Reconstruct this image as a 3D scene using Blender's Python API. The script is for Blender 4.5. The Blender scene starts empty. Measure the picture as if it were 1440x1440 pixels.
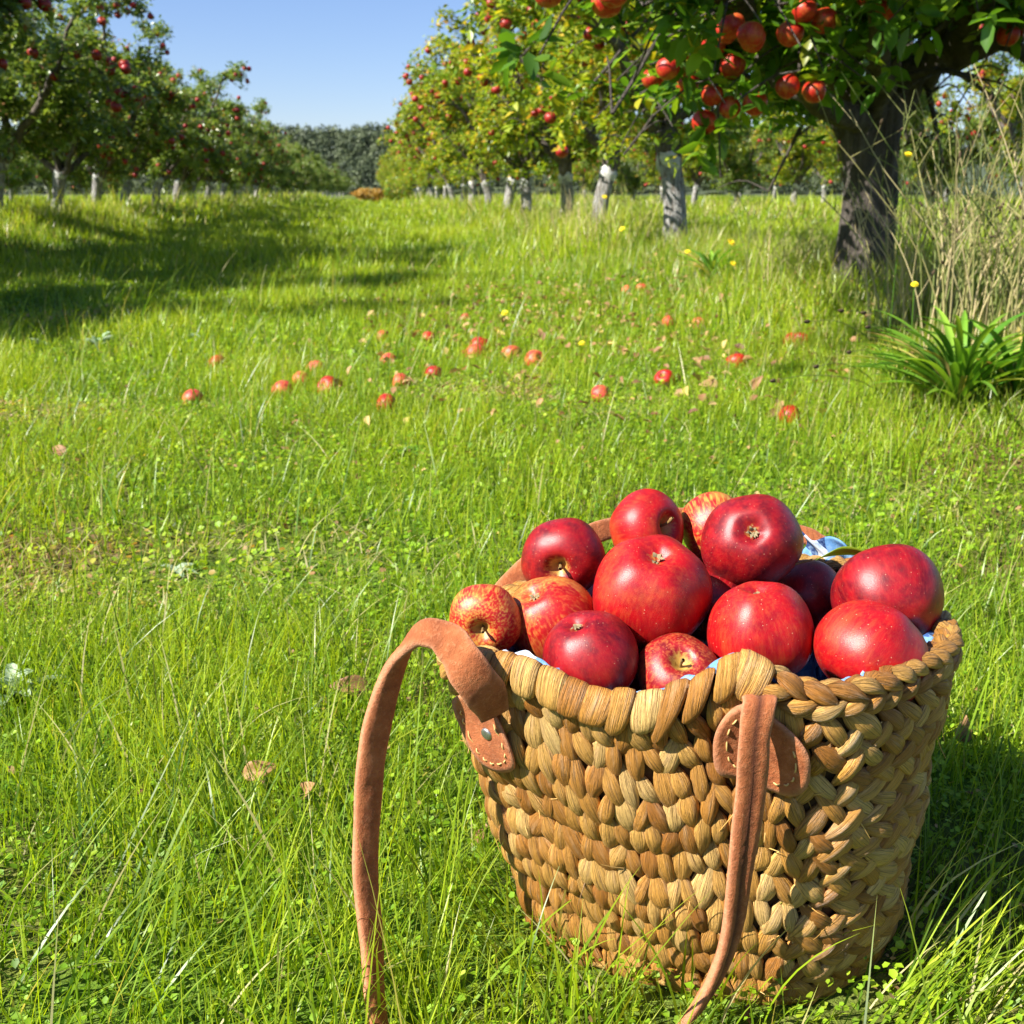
import bpy, math, random
import numpy as np
from mathutils import Vector, Matrix
random.seed(7); rng = np.random.default_rng(7)
SC = bpy.context.scene; COL = SC.collection
PI = math.pi

# ------------------------------------------------------------------ camera
CAMH = 0.62
FPX = 1558.0
TILT = math.atan(448/1558)
CT, ST = math.cos(TILT), math.sin(TILT)
cd = bpy.data.cameras.new('camera'); cam = bpy.data.objects.new('camera', cd); COL.objects.link(cam)
cam.location = (0, 0, CAMH); cam.rotation_euler = (PI/2 - TILT, 0, 0)
cd.sensor_width = 36; cd.lens = 36*FPX/1440; cd.clip_start = 0.05; cd.clip_end = 3000
cd.dof.use_dof = True; cd.dof.focus_distance = 0.86; cd.dof.aperture_fstop = 17
SC.camera = cam

# ------------------------------------------------------------------ light
SUN = Vector((-0.67, -0.33, 0.67)).normalized()      # direction towards the sun
elev = math.asin(SUN.z); azim = math.atan2(SUN.x, SUN.y)
w = bpy.data.worlds.new('World'); SC.world = w; w.use_nodes = True
nt = w.node_tree; bg = nt.nodes['Background']
sky = nt.nodes.new('ShaderNodeTexSky'); sky.sky_type = 'NISHITA'; sky.sun_disc = False
sky.sun_elevation = elev; sky.sun_rotation = azim
sky.air_density = 1.15; sky.dust_density = 0.0; sky.ozone_density = 3.2; sky.altitude = 300
tint = nt.nodes.new('ShaderNodeMix'); tint.data_type = 'RGBA'; tint.blend_type = 'MULTIPLY'; tint.inputs[0].default_value = 1
tint.inputs[7].default_value = (.86, .90, 1.16, 1); nt.links.new(sky.outputs[0], tint.inputs[6]); nt.links.new(tint.outputs[2], bg.inputs[0]); bg.inputs[1].default_value = 0.055
sd = bpy.data.lights.new('sun', 'SUN'); sd.energy = 5.0; sd.angle = math.radians(0.5); sd.color = (1, 0.955, 0.87)
so = bpy.data.objects.new('sun', sd); COL.objects.link(so)
so.rotation_euler = SUN.to_track_quat('Z', 'Y').to_euler(); so.location = (-10, -4, 12)
SC.view_settings.view_transform = 'Standard'; SC.view_settings.look = 'None'
SC.view_settings.exposure = 1.30; SC.view_settings.gamma = 1
SC.render.engine = 'CYCLES'
SC.cycles.max_bounces = 8; SC.cycles.transparent_max_bounces = 8
SC.cycles.diffuse_bounces = 4; SC.cycles.glossy_bounces = 3; SC.cycles.transmission_bounces = 4
SC.cycles.use_denoising = True
SC.cycles.caustics_reflective = False; SC.cycles.caustics_refractive = False

# ------------------------------------------------------------------ world layout
# Rows run to a vanishing point a little left of the middle.
RA = math.atan2(-195, 1621); RC, RS = math.cos(RA), math.sin(RA)
def lat_of(x, y): return x*RC - y*RS           # distance sideways from the lane's axis
def along_of(x, y): return x*RS + y*RC
def xy_of(lat, al): return lat*RC + al*RS, -lat*RS + al*RC
ROWS = [(-18.4, .35), (-11.5, .35), (-4.6, .33), (2.3, .23), (9.2, .25), (16.1, .3), (23.0, .3)]
def ground_z(x, y):
    x = np.asarray(x, float); y = np.asarray(y, float)
    l = lat_of(x, y); z = np.zeros_like(l)
    for c, h in ROWS:
        z = z + h*np.exp(-((l-c)/(0.75 if c > 0 else 1.0))**2)
    far = np.clip((np.hypot(x, y)-1.6)/2, 0, 1)
    z = z + far*(0.018*np.sin(x*2.1+1)*np.cos(y*1.7) + 0.012*np.sin(x*5.3+y*3.1))
    z = z * np.clip((y+.5)/2, 0, 1)
    return z
def gz(x, y): return float(ground_z(x, y))
def ray(px, py):
    return Vector(((px-720), FPX*CT+(720-py)*ST, (720-py)*CT-FPX*ST))
def at(px, py, Y):
    r = ray(px, py); return Vector((0, 0, CAMH)) + r*(Y/r.y)
def on_ground(px, py):
    y = 0.4
    while y < 80:
        p = at(px, py, y)
        if p.z <= gz(p.x, p.y): return Vector((p.x, p.y, gz(p.x, p.y)))
        y *= 1.004
    return at(px, py, 60)

# ------------------------------------------------------------------ object helpers
def tag(o, label=None, cat=None, group=None, kind=None):
    if label: o['label'] = label
    if cat: o['category'] = cat
    if group: o['group'] = group
    if kind: o['kind'] = kind
    return o
def link(o, parent=None):
    COL.objects.link(o)
    if parent: o.parent = parent
    return o
def empty(name, loc=(0, 0, 0), rz=0):
    o = bpy.data.objects.new(name, None); o.location = loc; o.rotation_euler = (0, 0, rz)
    o.empty_display_size = 0.1
    return link(o)
def mesh_np(name, V, faces, mats, parent=None, tone=None, smooth=True, midx=None, do_link=True):
    """faces: list of integer arrays (n,k), one per polygon size"""
    me = bpy.data.meshes.new(name)
    V = np.ascontiguousarray(V, dtype=np.float32)
    me.vertices.add(len(V)); me.vertices.foreach_set('co', V.ravel())
    faces = [np.asarray(f, dtype=np.int32) for f in faces if len(f)]
    nl = sum(f.size for f in faces); nf = sum(len(f) for f in faces)
    me.loops.add(nl); me.loops.foreach_set('vertex_index', np.concatenate([f.ravel() for f in faces]))
    me.polygons.add(nf)
    tot = np.concatenate([np.full(len(f), f.shape[1], np.int32) for f in faces])
    st = np.concatenate([[0], np.cumsum(tot)[:-1]]).astype(np.int32)
    me.polygons.foreach_set('loop_start', st)
    if smooth: me.polygons.foreach_set('use_smooth', np.ones(nf, dtype=bool))
    if midx is not None: me.polygons.foreach_set('material_index', np.asarray(midx, np.int32))
    me.update(calc_edges=True)
    if tone is not None:
        a = me.color_attributes.new('tone', 'FLOAT_COLOR', 'POINT')
        c = np.ones((len(V), 4), np.float32); c[:, :tone.shape[1]] = tone
        a.data.foreach_set('color', c.ravel())
    for m in (mats if isinstance(mats, (list, tuple)) else [mats]): me.materials.append(m)
    o = bpy.data.objects.new(name, me)
    if do_link: link(o, parent)
    return o
class MB:
    """collects shapes for ONE mesh"""
    def __init__(s): s.V = []; s.T = []; s.F = {3: [], 4: []}; s.n = 0
    def add(s, V, F, tone=None):
        V = np.asarray(V, float).reshape(-1, 3)
        s.V.append(V); s.T.append(np.zeros((len(V), 3)) if tone is None else np.asarray(tone, float))
        for f in F:
            f = np.asarray(f, int)
            if len(f): s.F[f.shape[1]].append(f + s.n)
        s.n += len(V)
    def grid(s, G, tone=None, cu=False, cv=False):
        """G (a,b,3)"""
        a, b = G.shape[:2]; idx = np.arange(a*b).reshape(a, b)
        if cu: idx = np.vstack([idx, idx[:1]])
        if cv: idx = np.hstack([idx, idx[:, :1]])
        q = np.stack([idx[:-1, :-1], idx[1:, :-1], idx[1:, 1:], idx[:-1, 1:]], -1).reshape(-1, 4)
        s.add(G.reshape(-1, 3), [q], None if tone is None else tone.reshape(-1, tone.shape[-1]))
    def build(s, name, mat, parent=None, **k):
        return mesh_np(name, np.concatenate(s.V), [np.concatenate(v) for v in s.F.values() if v], mat, parent, tone=np.concatenate(s.T), **k)
def tube_grid(P, R, n=10, squash=None, ref=None):
    P = np.asarray(P, float); R = np.asarray(R, float)*np.ones(len(P))
    T = np.gradient(P, axis=0); T /= np.linalg.norm(T, axis=1)[:, None]+1e-12
    N = np.zeros_like(P)
    r0 = np.array(ref if ref is not None else ([0, 0, 1] if abs(T[0][2]) < .9 else [1, 0, 0]), float)
    for i in range(len(P)):
        r0 = r0 - T[i]*np.dot(r0, T[i]); r0 /= np.linalg.norm(r0)+1e-12; N[i] = r0
    B = np.cross(T, N)
    a = np.linspace(0, 2*PI, n, endpoint=False)
    return P[:, None] + R[:, None, None]*(np.cos(a)[None, :, None]*N[:, None] + np.sin(a)[None, :, None]*B[:, None]*(squash or 1))
def spline(P, n):
    """Catmull-Rom through the points"""
    P = np.asarray(P, float); Q = np.vstack([2*P[0]-P[1], P, 2*P[-1]-P[-2]])
    t = np.linspace(0, len(P)-1, n); i = np.minimum(t.astype(int), len(P)-2); f = (t-i)[:, None]
    a, b, c, d = Q[i], Q[i+1], Q[i+2], Q[i+3]
    return .5*((2*b)+(-a+c)*f+(2*a-5*b+4*c-d)*f*f+(-a+3*b-3*c+d)*f**3)
def frames_from(N, yaw):
    """N (n,3) unit normals -> frames columns (x,y,z) with z=N"""
    ref = np.where(np.abs(N[:, 2:3]) < .95, np.array([[0, 0, 1.]]), np.array([[1., 0, 0]]))
    X = np.cross(ref, N); X /= np.linalg.norm(X, axis=1)[:, None]
    Y = np.cross(N, X)
    c, s = np.cos(yaw)[:, None], np.sin(yaw)[:, None]
    X2 = X*c+Y*s; Y2 = -X*s+Y*c
    return np.stack([X2, Y2, N], -1)
def scatter(TV, TF, P, M, S, tone):
    """copies of a small template merged in one array set. tone (n,3) -> per vertex, blue channel = along"""
    n, k = len(P), len(TV)
    V = np.einsum('nij,kj->nki', M, TV)*S[:, None, None] + P[:, None]
    F = [(f[None]+(np.arange(n)*k)[:, None, None]).reshape(-1, f.shape[1]) for f in TF]
    T = np.repeat(tone[:, None], k, 1).copy(); T[:, :, 2] = TV[None, :, 0]
    return V.reshape(-1, 3), F, T.reshape(-1, 3)

# ------------------------------------------------------------------ material helpers
def new_mat(name):
    m = bpy.data.materials.new(name); m.use_nodes = True
    nt = m.node_tree; b = nt.nodes['Principled BSDF']
    return m, nt, b
def N(nt, t, **k):
    n = nt.nodes.new(t)
    for a, v in k.items(): setattr(n, a, v)
    return n
def ramp(nt, fac, stops, interp='LINEAR'):
    r = nt.nodes.new('ShaderNodeValToRGB'); r.color_ramp.interpolation = interp
    e = r.color_ramp.elements
    while len(e) < len(stops): e.new(.5)
    for i, (p, c) in enumerate(stops): e[i].position = p; e[i].color = (*c, 1) if len(c) == 3 else c
    nt.links.new(fac, r.inputs[0]); return r.outputs[0]
def mix(nt, fac, a, b, mode='MIX'):
    n = nt.nodes.new('ShaderNodeMix'); n.data_type = 'RGBA'; n.blend_type = mode
    for i, v in ((0, fac), (6, a), (7, b)):
        if hasattr(v, 'is_output') or hasattr(v, 'links'): nt.links.new(v, n.inputs[i])
        else: n.inputs[i].default_value = v if i == 0 else ((*v, 1) if len(v) == 3 else v)
    return n.outputs[2]
def math_(nt, op, a, b=0.0, c=None):
    n = nt.nodes.new('ShaderNodeMath'); n.operation = op
    for i, v in enumerate((a, b) if c is None else (a, b, c)):
        if hasattr(v, 'links'): nt.links.new(v, n.inputs[i])
        else: n.inputs[i].default_value = v
    return n.outputs[0]
def noise(nt, vec, scale, detail=3, rough=.55, dist=0):
    n = nt.nodes.new('ShaderNodeTexNoise'); n.inputs['Scale'].default_value = scale
    n.inputs['Detail'].default_value = detail; n.inputs['Roughness'].default_value = rough
    n.inputs['Distortion'].default_value = dist
    if vec is not None: nt.links.new(vec, n.inputs['Vector'])
    return n.outputs[0]
def mapping(nt, vec, scale=(1, 1, 1), loc=None):
    n = nt.nodes.new('ShaderNodeMapping'); n.inputs['Scale'].default_value = scale
    nt.links.new(vec, n.inputs['Vector'])
    if loc is not None:
        if hasattr(loc, 'links'): nt.links.new(loc, n.inputs['Location'])
        else: n.inputs['Location'].default_value = loc
    return n.outputs[0]
def objco(nt): return N(nt, 'ShaderNodeTexCoord').outputs['Object']
def tone_sep(nt):
    a = N(nt, 'ShaderNodeAttribute', attribute_name='tone'); s = N(nt, 'ShaderNodeSeparateColor')
    nt.links.new(a.outputs['Color'], s.inputs[0]); return s.outputs[0], s.outputs[1], s.outputs[2]
def bump(nt, b, h, strength, dist):
    n = N(nt, 'ShaderNodeBump'); n.inputs['Strength'].default_value = strength; n.inputs['Distance'].default_value = dist
    nt.links.new(h, n.inputs['Height']); nt.links.new(n.outputs[0], b.inputs['Normal']); return n
def leaf_material(name, stops, trans, rough=.45, tcol=(1.25, 1.35, .5), spec=.4, tip=None):
    """colour from the leaf's own random tone; light passes through the blade"""
    m, nt, b = new_mat(name)
    r, g, al = tone_sep(nt)
    col = ramp(nt, r, stops)
    v = math_(nt, 'MULTIPLY_ADD', g, .5, .75)
    hsv = N(nt, 'ShaderNodeHueSaturation'); nt.links.new(col, hsv.inputs['Color']); nt.links.new(v, hsv.inputs['Value'])
    c = hsv.outputs[0]
    if tip: c = mix(nt, math_(nt, 'MULTIPLY', math_(nt, 'POWER', al, 2.5), .8), c, tip)
    nt.links.new(c, b.inputs['Base Color']); b.inputs['Roughness'].default_value = rough
    b.inputs['Specular IOR Level'].default_value = spec
    tr = N(nt, 'ShaderNodeBsdfTranslucent')
    nt.links.new(mix(nt, 1.0, c, tcol, 'MULTIPLY'), tr.inputs[0])
    mx = N(nt, 'ShaderNodeMixShader'); mx.inputs[0].default_value = trans
    nt.links.new(b.outputs[0], mx.inputs[1]); nt.links.new(tr.outputs[0], mx.inputs[2])
    nt.links.new(mx.outputs[0], nt.nodes['Material Output'].inputs[0])
    return m

M = {}
# grass: real blade colours, dry straw at the top of the tone range
M['grass'] = leaf_material('grass blades', [(0, (.025, .085, .008)), (.3, (.115, .235, .010)), (.6, (.27, .405, .014)), (.90, (.44, .53, .03)), (.93, (.42, .36, .14)), (1, (.62, .54, .32))], .46, .36, tcol=(1.4, 1.3, .35), tip=(.38, .44, .04))
M['clover'] = leaf_material('clover', [(0, (.10, .22, .012)), (.5, (.24, .41, .014)), (.88, (.40, .50, .03)), (.95, (.40, .20, .08)), (1, (.44, .28, .14))], .42, .5, tcol=(1.45, 1.3, .4))
M['dry'] = leaf_material('dry stalks', [(0, (.20, .28, .06)), (.55, (.44, .40, .15)), (1, (.68, .56, .32))], .35, .6, tcol=(1, .95, .8))
M['litter'] = leaf_material('fallen leaves', [(0, (.16, .07, .035)), (.5, (.42, .22, .10)), (.8, (.55, .36, .16)), (1, (.62, .48, .12))], .25, .6, tcol=(1, .85, .6))
M['leaf_near'] = leaf_material('apple leaves', [(0, (.04, .11, .014)), (.5, (.085, .19, .018)), (.8, (.20, .31, .025)), (.92, (.45, .40, .03)), (1, (.52, .38, .04))], .52, .36, tcol=(1.6, 1.5, .5), spec=.5)
M['leaf_warm'] = leaf_material('apple leaves turning', [(0, (.07, .16, .018)), (.4, (.16, .27, .022)), (.75, (.32, .38, .03)), (.93, (.55, .43, .04)), (1, (.5, .28, .05))], .45, .38, tcol=(1.5, 1.4, .5), spec=.5)
M['leaf_dark'] = leaf_material('apple leaves shaded side', [(0, (.075, .135, .028)), (.5, (.15, .225, .04)), (.85, (.27, .33, .07)), (.95, (.38, .30, .09)), (1, (.36, .18, .08))], .36, .33, tcol=(1.5, 1.5, .6), spec=.7)  # darker, greyer leaf copy: the left row's shaded side put into the colour
M['weed'] = leaf_material('broad weed leaves', [(0, (.06, .17, .018)), (.6, (.16, .32, .03)), (.88, (.24, .38, .04)), (.93, (.45, .38, .10)), (1, (.38, .25, .09))], .35, .35, tcol=(1.3, 1.3, .5), spec=.5)
M['pale_weed'] = leaf_material('silvery weed leaves', [(0, (.22, .33, .16)), (1, (.42, .50, .34))], .25, .45, tcol=(1, 1.1, .8))
M['forest'] = leaf_material('hazy eucalypts', [(0, (.028, .046, .022)), (1, (.12, .15, .062))], .1, .6, tcol=(1, 1, .8))  # eucalypt grey green, with the slight distance haze put into the colour
M['orange_bush'] = leaf_material('autumn bush', [(0, (.30, .20, .03)), (1, (.55, .30, .05))], .3, .5, tcol=(1.2, 1, .6))

def mat_ground():
    m, nt, b = new_mat('orchard soil and moss'); co = objco(nt)
    n1 = noise(nt, co, 1.3, 5); n2 = noise(nt, co, 26, 5, .7)
    c = ramp(nt, n2, [(.3, (.045, .075, .012)), (.5, (.09, .16, .015)), (.7, (.16, .20, .04))])
    c2 = ramp(nt, n2, [(.3, (.07, .045, .018)), (.7, (.20, .13, .055))])
    f = ramp(nt, n1, [(.48, (0, 0, 0)), (.62, (1, 1, 1))])
    nt.links.new(mix(nt, f, c, c2), b.inputs['Base Color']); b.inputs['Roughness'].default_value = .95
    b.inputs['Specular IOR Level'].default_value = .1
    bump(nt, b, n2, .8, .02); return m
M['ground'] = mat_ground()
def mat_hill():
    m, nt, b = new_mat('hill soil'); co = objco(nt)
    nt.links.new(ramp(nt, noise(nt, co, .08, 4), [(.3, (.04, .06, .03)), (.7, (.08, .10, .05))]), b.inputs['Base Color'])
    b.inputs['Roughness'].default_value = 1; return m
M['hill'] = mat_hill()
def mat_bark(name, paint, bd=.02):
    m, nt, b = new_mat(name); co = objco(nt)
    n1 = noise(nt, mapping(nt, co, (14, 14, 4)), 1.6, 6, .7); n2 = noise(nt, mapping(nt, co, (30, 30, 5)), 2.2, 4, .7)
    c = ramp(nt, n1, [(.3, (.045, .035, .027)), (.55, (.13, .105, .085)), (.75, (.24, .21, .18))])
    if paint:
        s = N(nt, 'ShaderNodeSeparateXYZ'); nt.links.new(co, s.inputs[0])
        z = math_(nt, 'ADD', s.outputs[2], math_(nt, 'MULTIPLY', noise(nt, co, 5, 3), .35))
        band = ramp(nt, z, [(.66, (1, 1, 1)), (.80, (0, 0, 0))])
        worn = ramp(nt, n2, [(.40, (.05, .05, .05)), (.58, (1, 1, 1))])
        f = mix(nt, 1.0, band, worn, 'MULTIPLY')
        c = mix(nt, f, c, (.37, .36, .34))
    nt.links.new(c, b.inputs['Base Color']); b.inputs['Roughness'].default_value = .9
    bump(nt, b, math_(nt, 'ADD', n2, math_(nt, 'MULTIPLY', n1, 1.2)), 1.0, bd); return m
M['bark'] = mat_bark('apple bark', False); M['bark_paint'] = mat_bark('limewashed apple bark', True)
def mat_wicker():
    m, nt, b = new_mat('water hyacinth braid'); r, g, al = tone_sep(nt)
    cv = N(nt, 'ShaderNodeCombineXYZ')
    nt.links.new(math_(nt, 'MULTIPLY', g, 22), cv.inputs[0]); nt.links.new(math_(nt, 'MULTIPLY', al, 1.6), cv.inputs[1]); nt.links.new(math_(nt, 'MULTIPLY', r, 97), cv.inputs[2])
    fib = noise(nt, cv.outputs[0], 1.0, 4, .65, .4)
    cv2 = N(nt, 'ShaderNodeCombineXYZ'); nt.links.new(math_(nt, 'MULTIPLY', g, 5), cv2.inputs[0]); nt.links.new(math_(nt, 'MULTIPLY', al, 2.2), cv2.inputs[1]); nt.links.new(math_(nt, 'MULTIPLY', r, 53), cv2.inputs[2])
    blot = noise(nt, cv2.outputs[0], 1.0, 2, .5)
    base = ramp(nt, r, [(0, (.34, .130, .022)), (.3, (.48, .215, .040)), (.6, (.57, .285, .058)), (.85, (.62, .35, .090)), (1, (.66, .43, .15))])
    c = mix(nt, ramp(nt, fib, [(.34, (1, 1, 1)), (.50, (0, 0, 0))]), base, (.15, .070, .018))
    c = mix(nt, ramp(nt, blot, [(.55, (0, 0, 0)), (.75, (.5, .5, .5))]), c, (.50, .30, .15))
    edge = math_(nt, 'MULTIPLY', math_(nt, 'POWER', math_(nt, 'ABSOLUTE', math_(nt, 'MULTIPLY_ADD', al, 2, -1)), 6), .35)  # strand ends darkened: crease shade put into the colour
    c = mix(nt, edge, c, (.14, .06, .02))
    nt.links.new(c, b.inputs['Base Color']); b.inputs['Roughness'].default_value = .44; b.inputs['Specular IOR Level'].default_value = .45
    bump(nt, b, fib, 1.0, .0035); return m
M['wicker'] = mat_wicker()
def mat_simple(name, col, rough=.6, spec=.4, metal=0, nscale=None, ncol=None, bdist=0):
    m, nt, b = new_mat(name); b.inputs['Base Color'].default_value = (*col, 1)
    b.inputs['Roughness'].default_value = rough; b.inputs['Specular IOR Level'].default_value = spec; b.inputs['Metallic'].default_value = metal
    if nscale:
        n = noise(nt, objco(nt), nscale, 4, .65)
        nt.links.new(ramp(nt, n, [(.35, col), (.68, ncol)]), b.inputs['Base Color'])
        if bdist: bump(nt, b, n, .8, bdist)
    return m
M['core'] = mat_simple('inner cane wall', (.05, .026, .010), .9, .1, nscale=60, ncol=(.11, .06, .025))  # shade in the gaps between strands is put into this dark colour
M['thread'] = mat_simple('waxed thread', (.55, .36, .13), .5)
M['rivet'] = mat_simple('dull steel rivet', (.50, .50, .48), .35, .5, .9, 300, (.3, .3, .29), .0002)
M['stem'] = mat_simple('apple stem', (.12, .065, .02), .7, .3, 0, 200, (.30, .20, .07))
M['calyx'] = mat_simple('dried calyx', (.16, .11, .05), .9, .1, 0, 400, (.36, .30, .18))
M['petal'] = mat_simple('yellow petals', (.80, .60, .01), .6, .3, 0, 60, (.85, .70, .03))
M['band'] = mat_simple('whitewashed band', (.42, .41, .38), .8, .2, 0, 25, (.62, .61, .58), .01)
M['seedhead'] = mat_simple('brown seed head', (.045, .03, .018), .9, .1, 0, 200, (.12, .085, .05))
def mat_leather():
    m, nt, b = new_mat('suede leather'); co = objco(nt); r, g, al = tone_sep(nt)
    n1 = noise(nt, co, 900, 3, .7); n2 = noise(nt, co, 60, 4, .6); n3 = noise(nt, co, 260, 4, .75)
    c = ramp(nt, n2, [(.3, (.23, .062, .020)), (.55, (.35, .104, .034)), (.75, (.43, .15, .055))])
    c = mix(nt, ramp(nt, n3, [(.52, (0, 0, 0)), (.70, (.7, .7, .7))]), c, (.47, .19, .085))
    # r = seam mask, g = worn fuzzy edge
    c = mix(nt, math_(nt, 'MULTIPLY', r, .9), c, (.07, .02, .01))
    c = mix(nt, math_(nt, 'MULTIPLY', g, math_(nt, 'MULTIPLY', n3, 1.1)), c, (.60, .29, .16))
    nt.links.new(c, b.inputs['Base Color']); b.inputs['Roughness'].default_value = .82; b.inputs['Specular IOR Level'].default_value = .25
    b.inputs['Sheen Weight'].default_value = .1; b.inputs['Sheen Roughness'].default_value = .5; b.inputs['Sheen Tint'].default_value = (.9, .55, .4, 1)
    h = math_(nt, 'ADD', math_(nt, 'MULTIPLY', n1, .4), n3); bump(nt, b, h, .9, .0016); return m
M['leather'] = mat_leather()
def mat_cloth():
    m, nt, b = new_mat('blue printed cotton'); co = objco(nt)
    v = N(nt, 'ShaderNodeTexVoronoi'); v.inputs['Scale'].default_value = 38; nt.links.new(co, v.inputs['Vector'])
    s = N(nt, 'ShaderNodeSeparateColor'); nt.links.new(v.outputs['Color'], s.inputs[0])
    c = ramp(nt, s.outputs[0], [(0, (.02, .04, .13)), (.35, (.035, .08, .22)), (.5, (.12, .27, .50)), (.75, (.22, .40, .62)), (.93, (.62, .66, .74))], 'CONSTANT')
    n = noise(nt, co, 130, 4, .7)
    c = mix(nt, ramp(nt, n, [(.45, (0, 0, 0)), (.62, (.6, .6, .6))]), c, (.28, .43, .62))
    nt.links.new(c, b.inputs['Base Color']); b.inputs['Roughness'].default_value = .9; b.inputs['Specular IOR Level'].default_value = .1
    wv = noise(nt, co, 900, 2); bump(nt, b, wv, .5, .0006); return m
M['cloth'] = mat_cloth()
def mat_apple(name, red, deep, pale, streak, palef, rough=.40):
    """skin: red over a pale ground, streaked pole to pole, pale round the stem, small light dots.
    tone: r = longitude, g = height along the core (1 at the stem), b = how deep in the stem hollow"""
    m, nt, b = new_mat(name); co = objco(nt); r, g, al = tone_sep(nt)
    oi = N(nt, 'ShaderNodeObjectInfo'); rnd = oi.outputs['Random']
    off = N(nt, 'ShaderNodeCombineXYZ'); nt.links.new(math_(nt, 'MULTIPLY', rnd, 31), off.inputs[2]); nt.links.new(math_(nt, 'MULTIPLY', rnd, 17), off.inputs[0])
    sc = mapping(nt, co, (1, 1, 1), off.outputs[0])
    st = noise(nt, mapping(nt, co, (1, 1, .10), off.outputs[0]), 15, 4, .5, .25)
    bl = noise(nt, sc, 3.2, 3, .5); fine = noise(nt, mapping(nt, co, (1, 1, .16), off.outputs[0]), 46, 4, .65)
    c = mix(nt, ramp(nt, bl, [(.38, (0, 0, 0)), (.65, (1, 1, 1))]), red, deep)
    c = mix(nt, math_(nt, 'MULTIPLY', ramp(nt, st, [(.45, (0, 0, 0)), (.66, (1, 1, 1))]), streak), c, pale)
    blush = ramp(nt, math_(nt, 'ADD', noise(nt, sc, 1.1, 2, .5), math_(nt, 'MULTIPLY', st, .35)), [(.66, (0, 0, 0)), (.86, (1, 1, 1))])
    c = mix(nt, math_(nt, 'MULTIPLY', blush, palef), c, (.62, .36, .06))
    c = mix(nt, ramp(nt, math_(nt, 'ADD', al, math_(nt, 'MULTIPLY', math_(nt, 'SUBTRACT', st, .5), .8)), [(.38, (0, 0, 0)), (.72, (.95, .95, .95))]), c, (.42, .25, .05))
    c = mix(nt, math_(nt, 'MULTIPLY', ramp(nt, fine, [(.5, (0, 0, 0)), (.75, (1, 1, 1))]), .07), c, (.75, .28, .12))
    v = N(nt, 'ShaderNodeTexVoronoi'); v.inputs['Scale'].default_value = 12; nt.links.new(sc, v.inputs['Vector'])
    v2 = N(nt, 'ShaderNodeSeparateColor'); nt.links.new(v.outputs['Color'], v2.inputs[0])
    dot = math_(nt, 'MULTIPLY', math_(nt, 'LESS_THAN', v.outputs['Distance'], math_(nt, 'MULTIPLY_ADD', v2.outputs[1], .09, .05)), math_(nt, 'GREATER_THAN', v2.outputs[0], .35))
    c = mix(nt, math_(nt, 'MULTIPLY', dot, .6), c, (.62, .34, .20))
    nt.links.new(c, b.inputs['Base Color'])
    rr = math_(nt, 'MULTIPLY_ADD', noise(nt, sc, 4, 5, .75), .26, rough-.13); nt.links.new(rr, b.inputs['Roughness'])
    b.inputs['Specular IOR Level'].default_value = .45
    b.inputs['Subsurface Weight'].default_value = .05; b.inputs['Subsurface Radius'].default_value = (.01, .003, .001); b.inputs['Subsurface Scale'].default_value = .4
    bump(nt, b, noise(nt, sc, 60, 3), .10, .012); return m
M['a_crimson'] = mat_apple('crimson apple skin', (.27, .002, .007), (.12, .001, .006), (.40, .025, .015), .28, 0)
M['a_red'] = mat_apple('red apple skin', (.40, .003, .006), (.27, .002, .006), (.50, .04, .015), .26, .08)
M['a_star'] = mat_apple('apple skin starred with yellow', (.28, .002, .007), (.14, .0015, .006), (.50, .14, .04), .5, .05)
M['a_orange'] = mat_apple('orange red apple skin', (.40, .007, .007), (.30, .003, .006), (.50, .10, .025), .55, .5)
M['a_yellow'] = mat_apple('striped yellow and red apple skin', (.42, .010, .008), (.30, .004, .008), (.56, .26, .05), .7, .5)
M['a_tree'] = mat_apple('apple skin', (.34, .004, .010), (.16, .002, .010), (.52, .06, .03), .4, .12)
M['a_near'] = mat_apple('sunlit apple skin', (.42, .007, .006), (.30, .003, .006), (.52, .09, .02), .4, .28)
M['a_fallen'] = mat_apple('faded fallen apple skin', (.52, .022, .022), (.42, .015, .02), (.66, .22, .10), .6, .35, .45)

# ------------------------------------------------------------------ sky, ground, hill
def build_ground():
    xs = np.concatenate([-np.geomspace(900, 30, 24), np.linspace(-28, -6, 70), np.linspace(-5.8, 8, 200), np.linspace(8.2, 28, 64), np.geomspace(30, 900, 24)])
    ys = np.concatenate([-np.geomspace(300, 2, 10), np.linspace(-1, 12, 190), np.linspace(12.2, 80, 120), np.geomspace(82, 1200, 26)])
    X, Y = np.meshgrid(xs, ys, indexing='ij'); Z = ground_z(X, Y)
    k = np.clip((Y-60)/40, 0, 1); Z = Z*(1-k)
    idx = np.arange(X.size).reshape(X.shape)
    q = np.stack([idx[:-1, :-1], idx[1:, :-1], idx[1:, 1:], idx[:-1, 1:]], -1).reshape(-1, 4)
    o = mesh_np('ground', np.stack([X, Y, Z], -1).reshape(-1, 3), [q], M['ground']); tag(o, kind='structure')
build_ground()
def hill_z(x, y):
    f = np.clip((y-430)/110, 0, 1); f = f*f*(3-2*f)
    g = 22.5 + 2.0*np.sin(x*.021+.6) + 1.5*np.sin(x*.055) + .9*np.sin(x*.17) - .00004*(x+40)**2
    return f*g*np.clip(1-(y-560)/300, .1, 1) - .3
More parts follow.
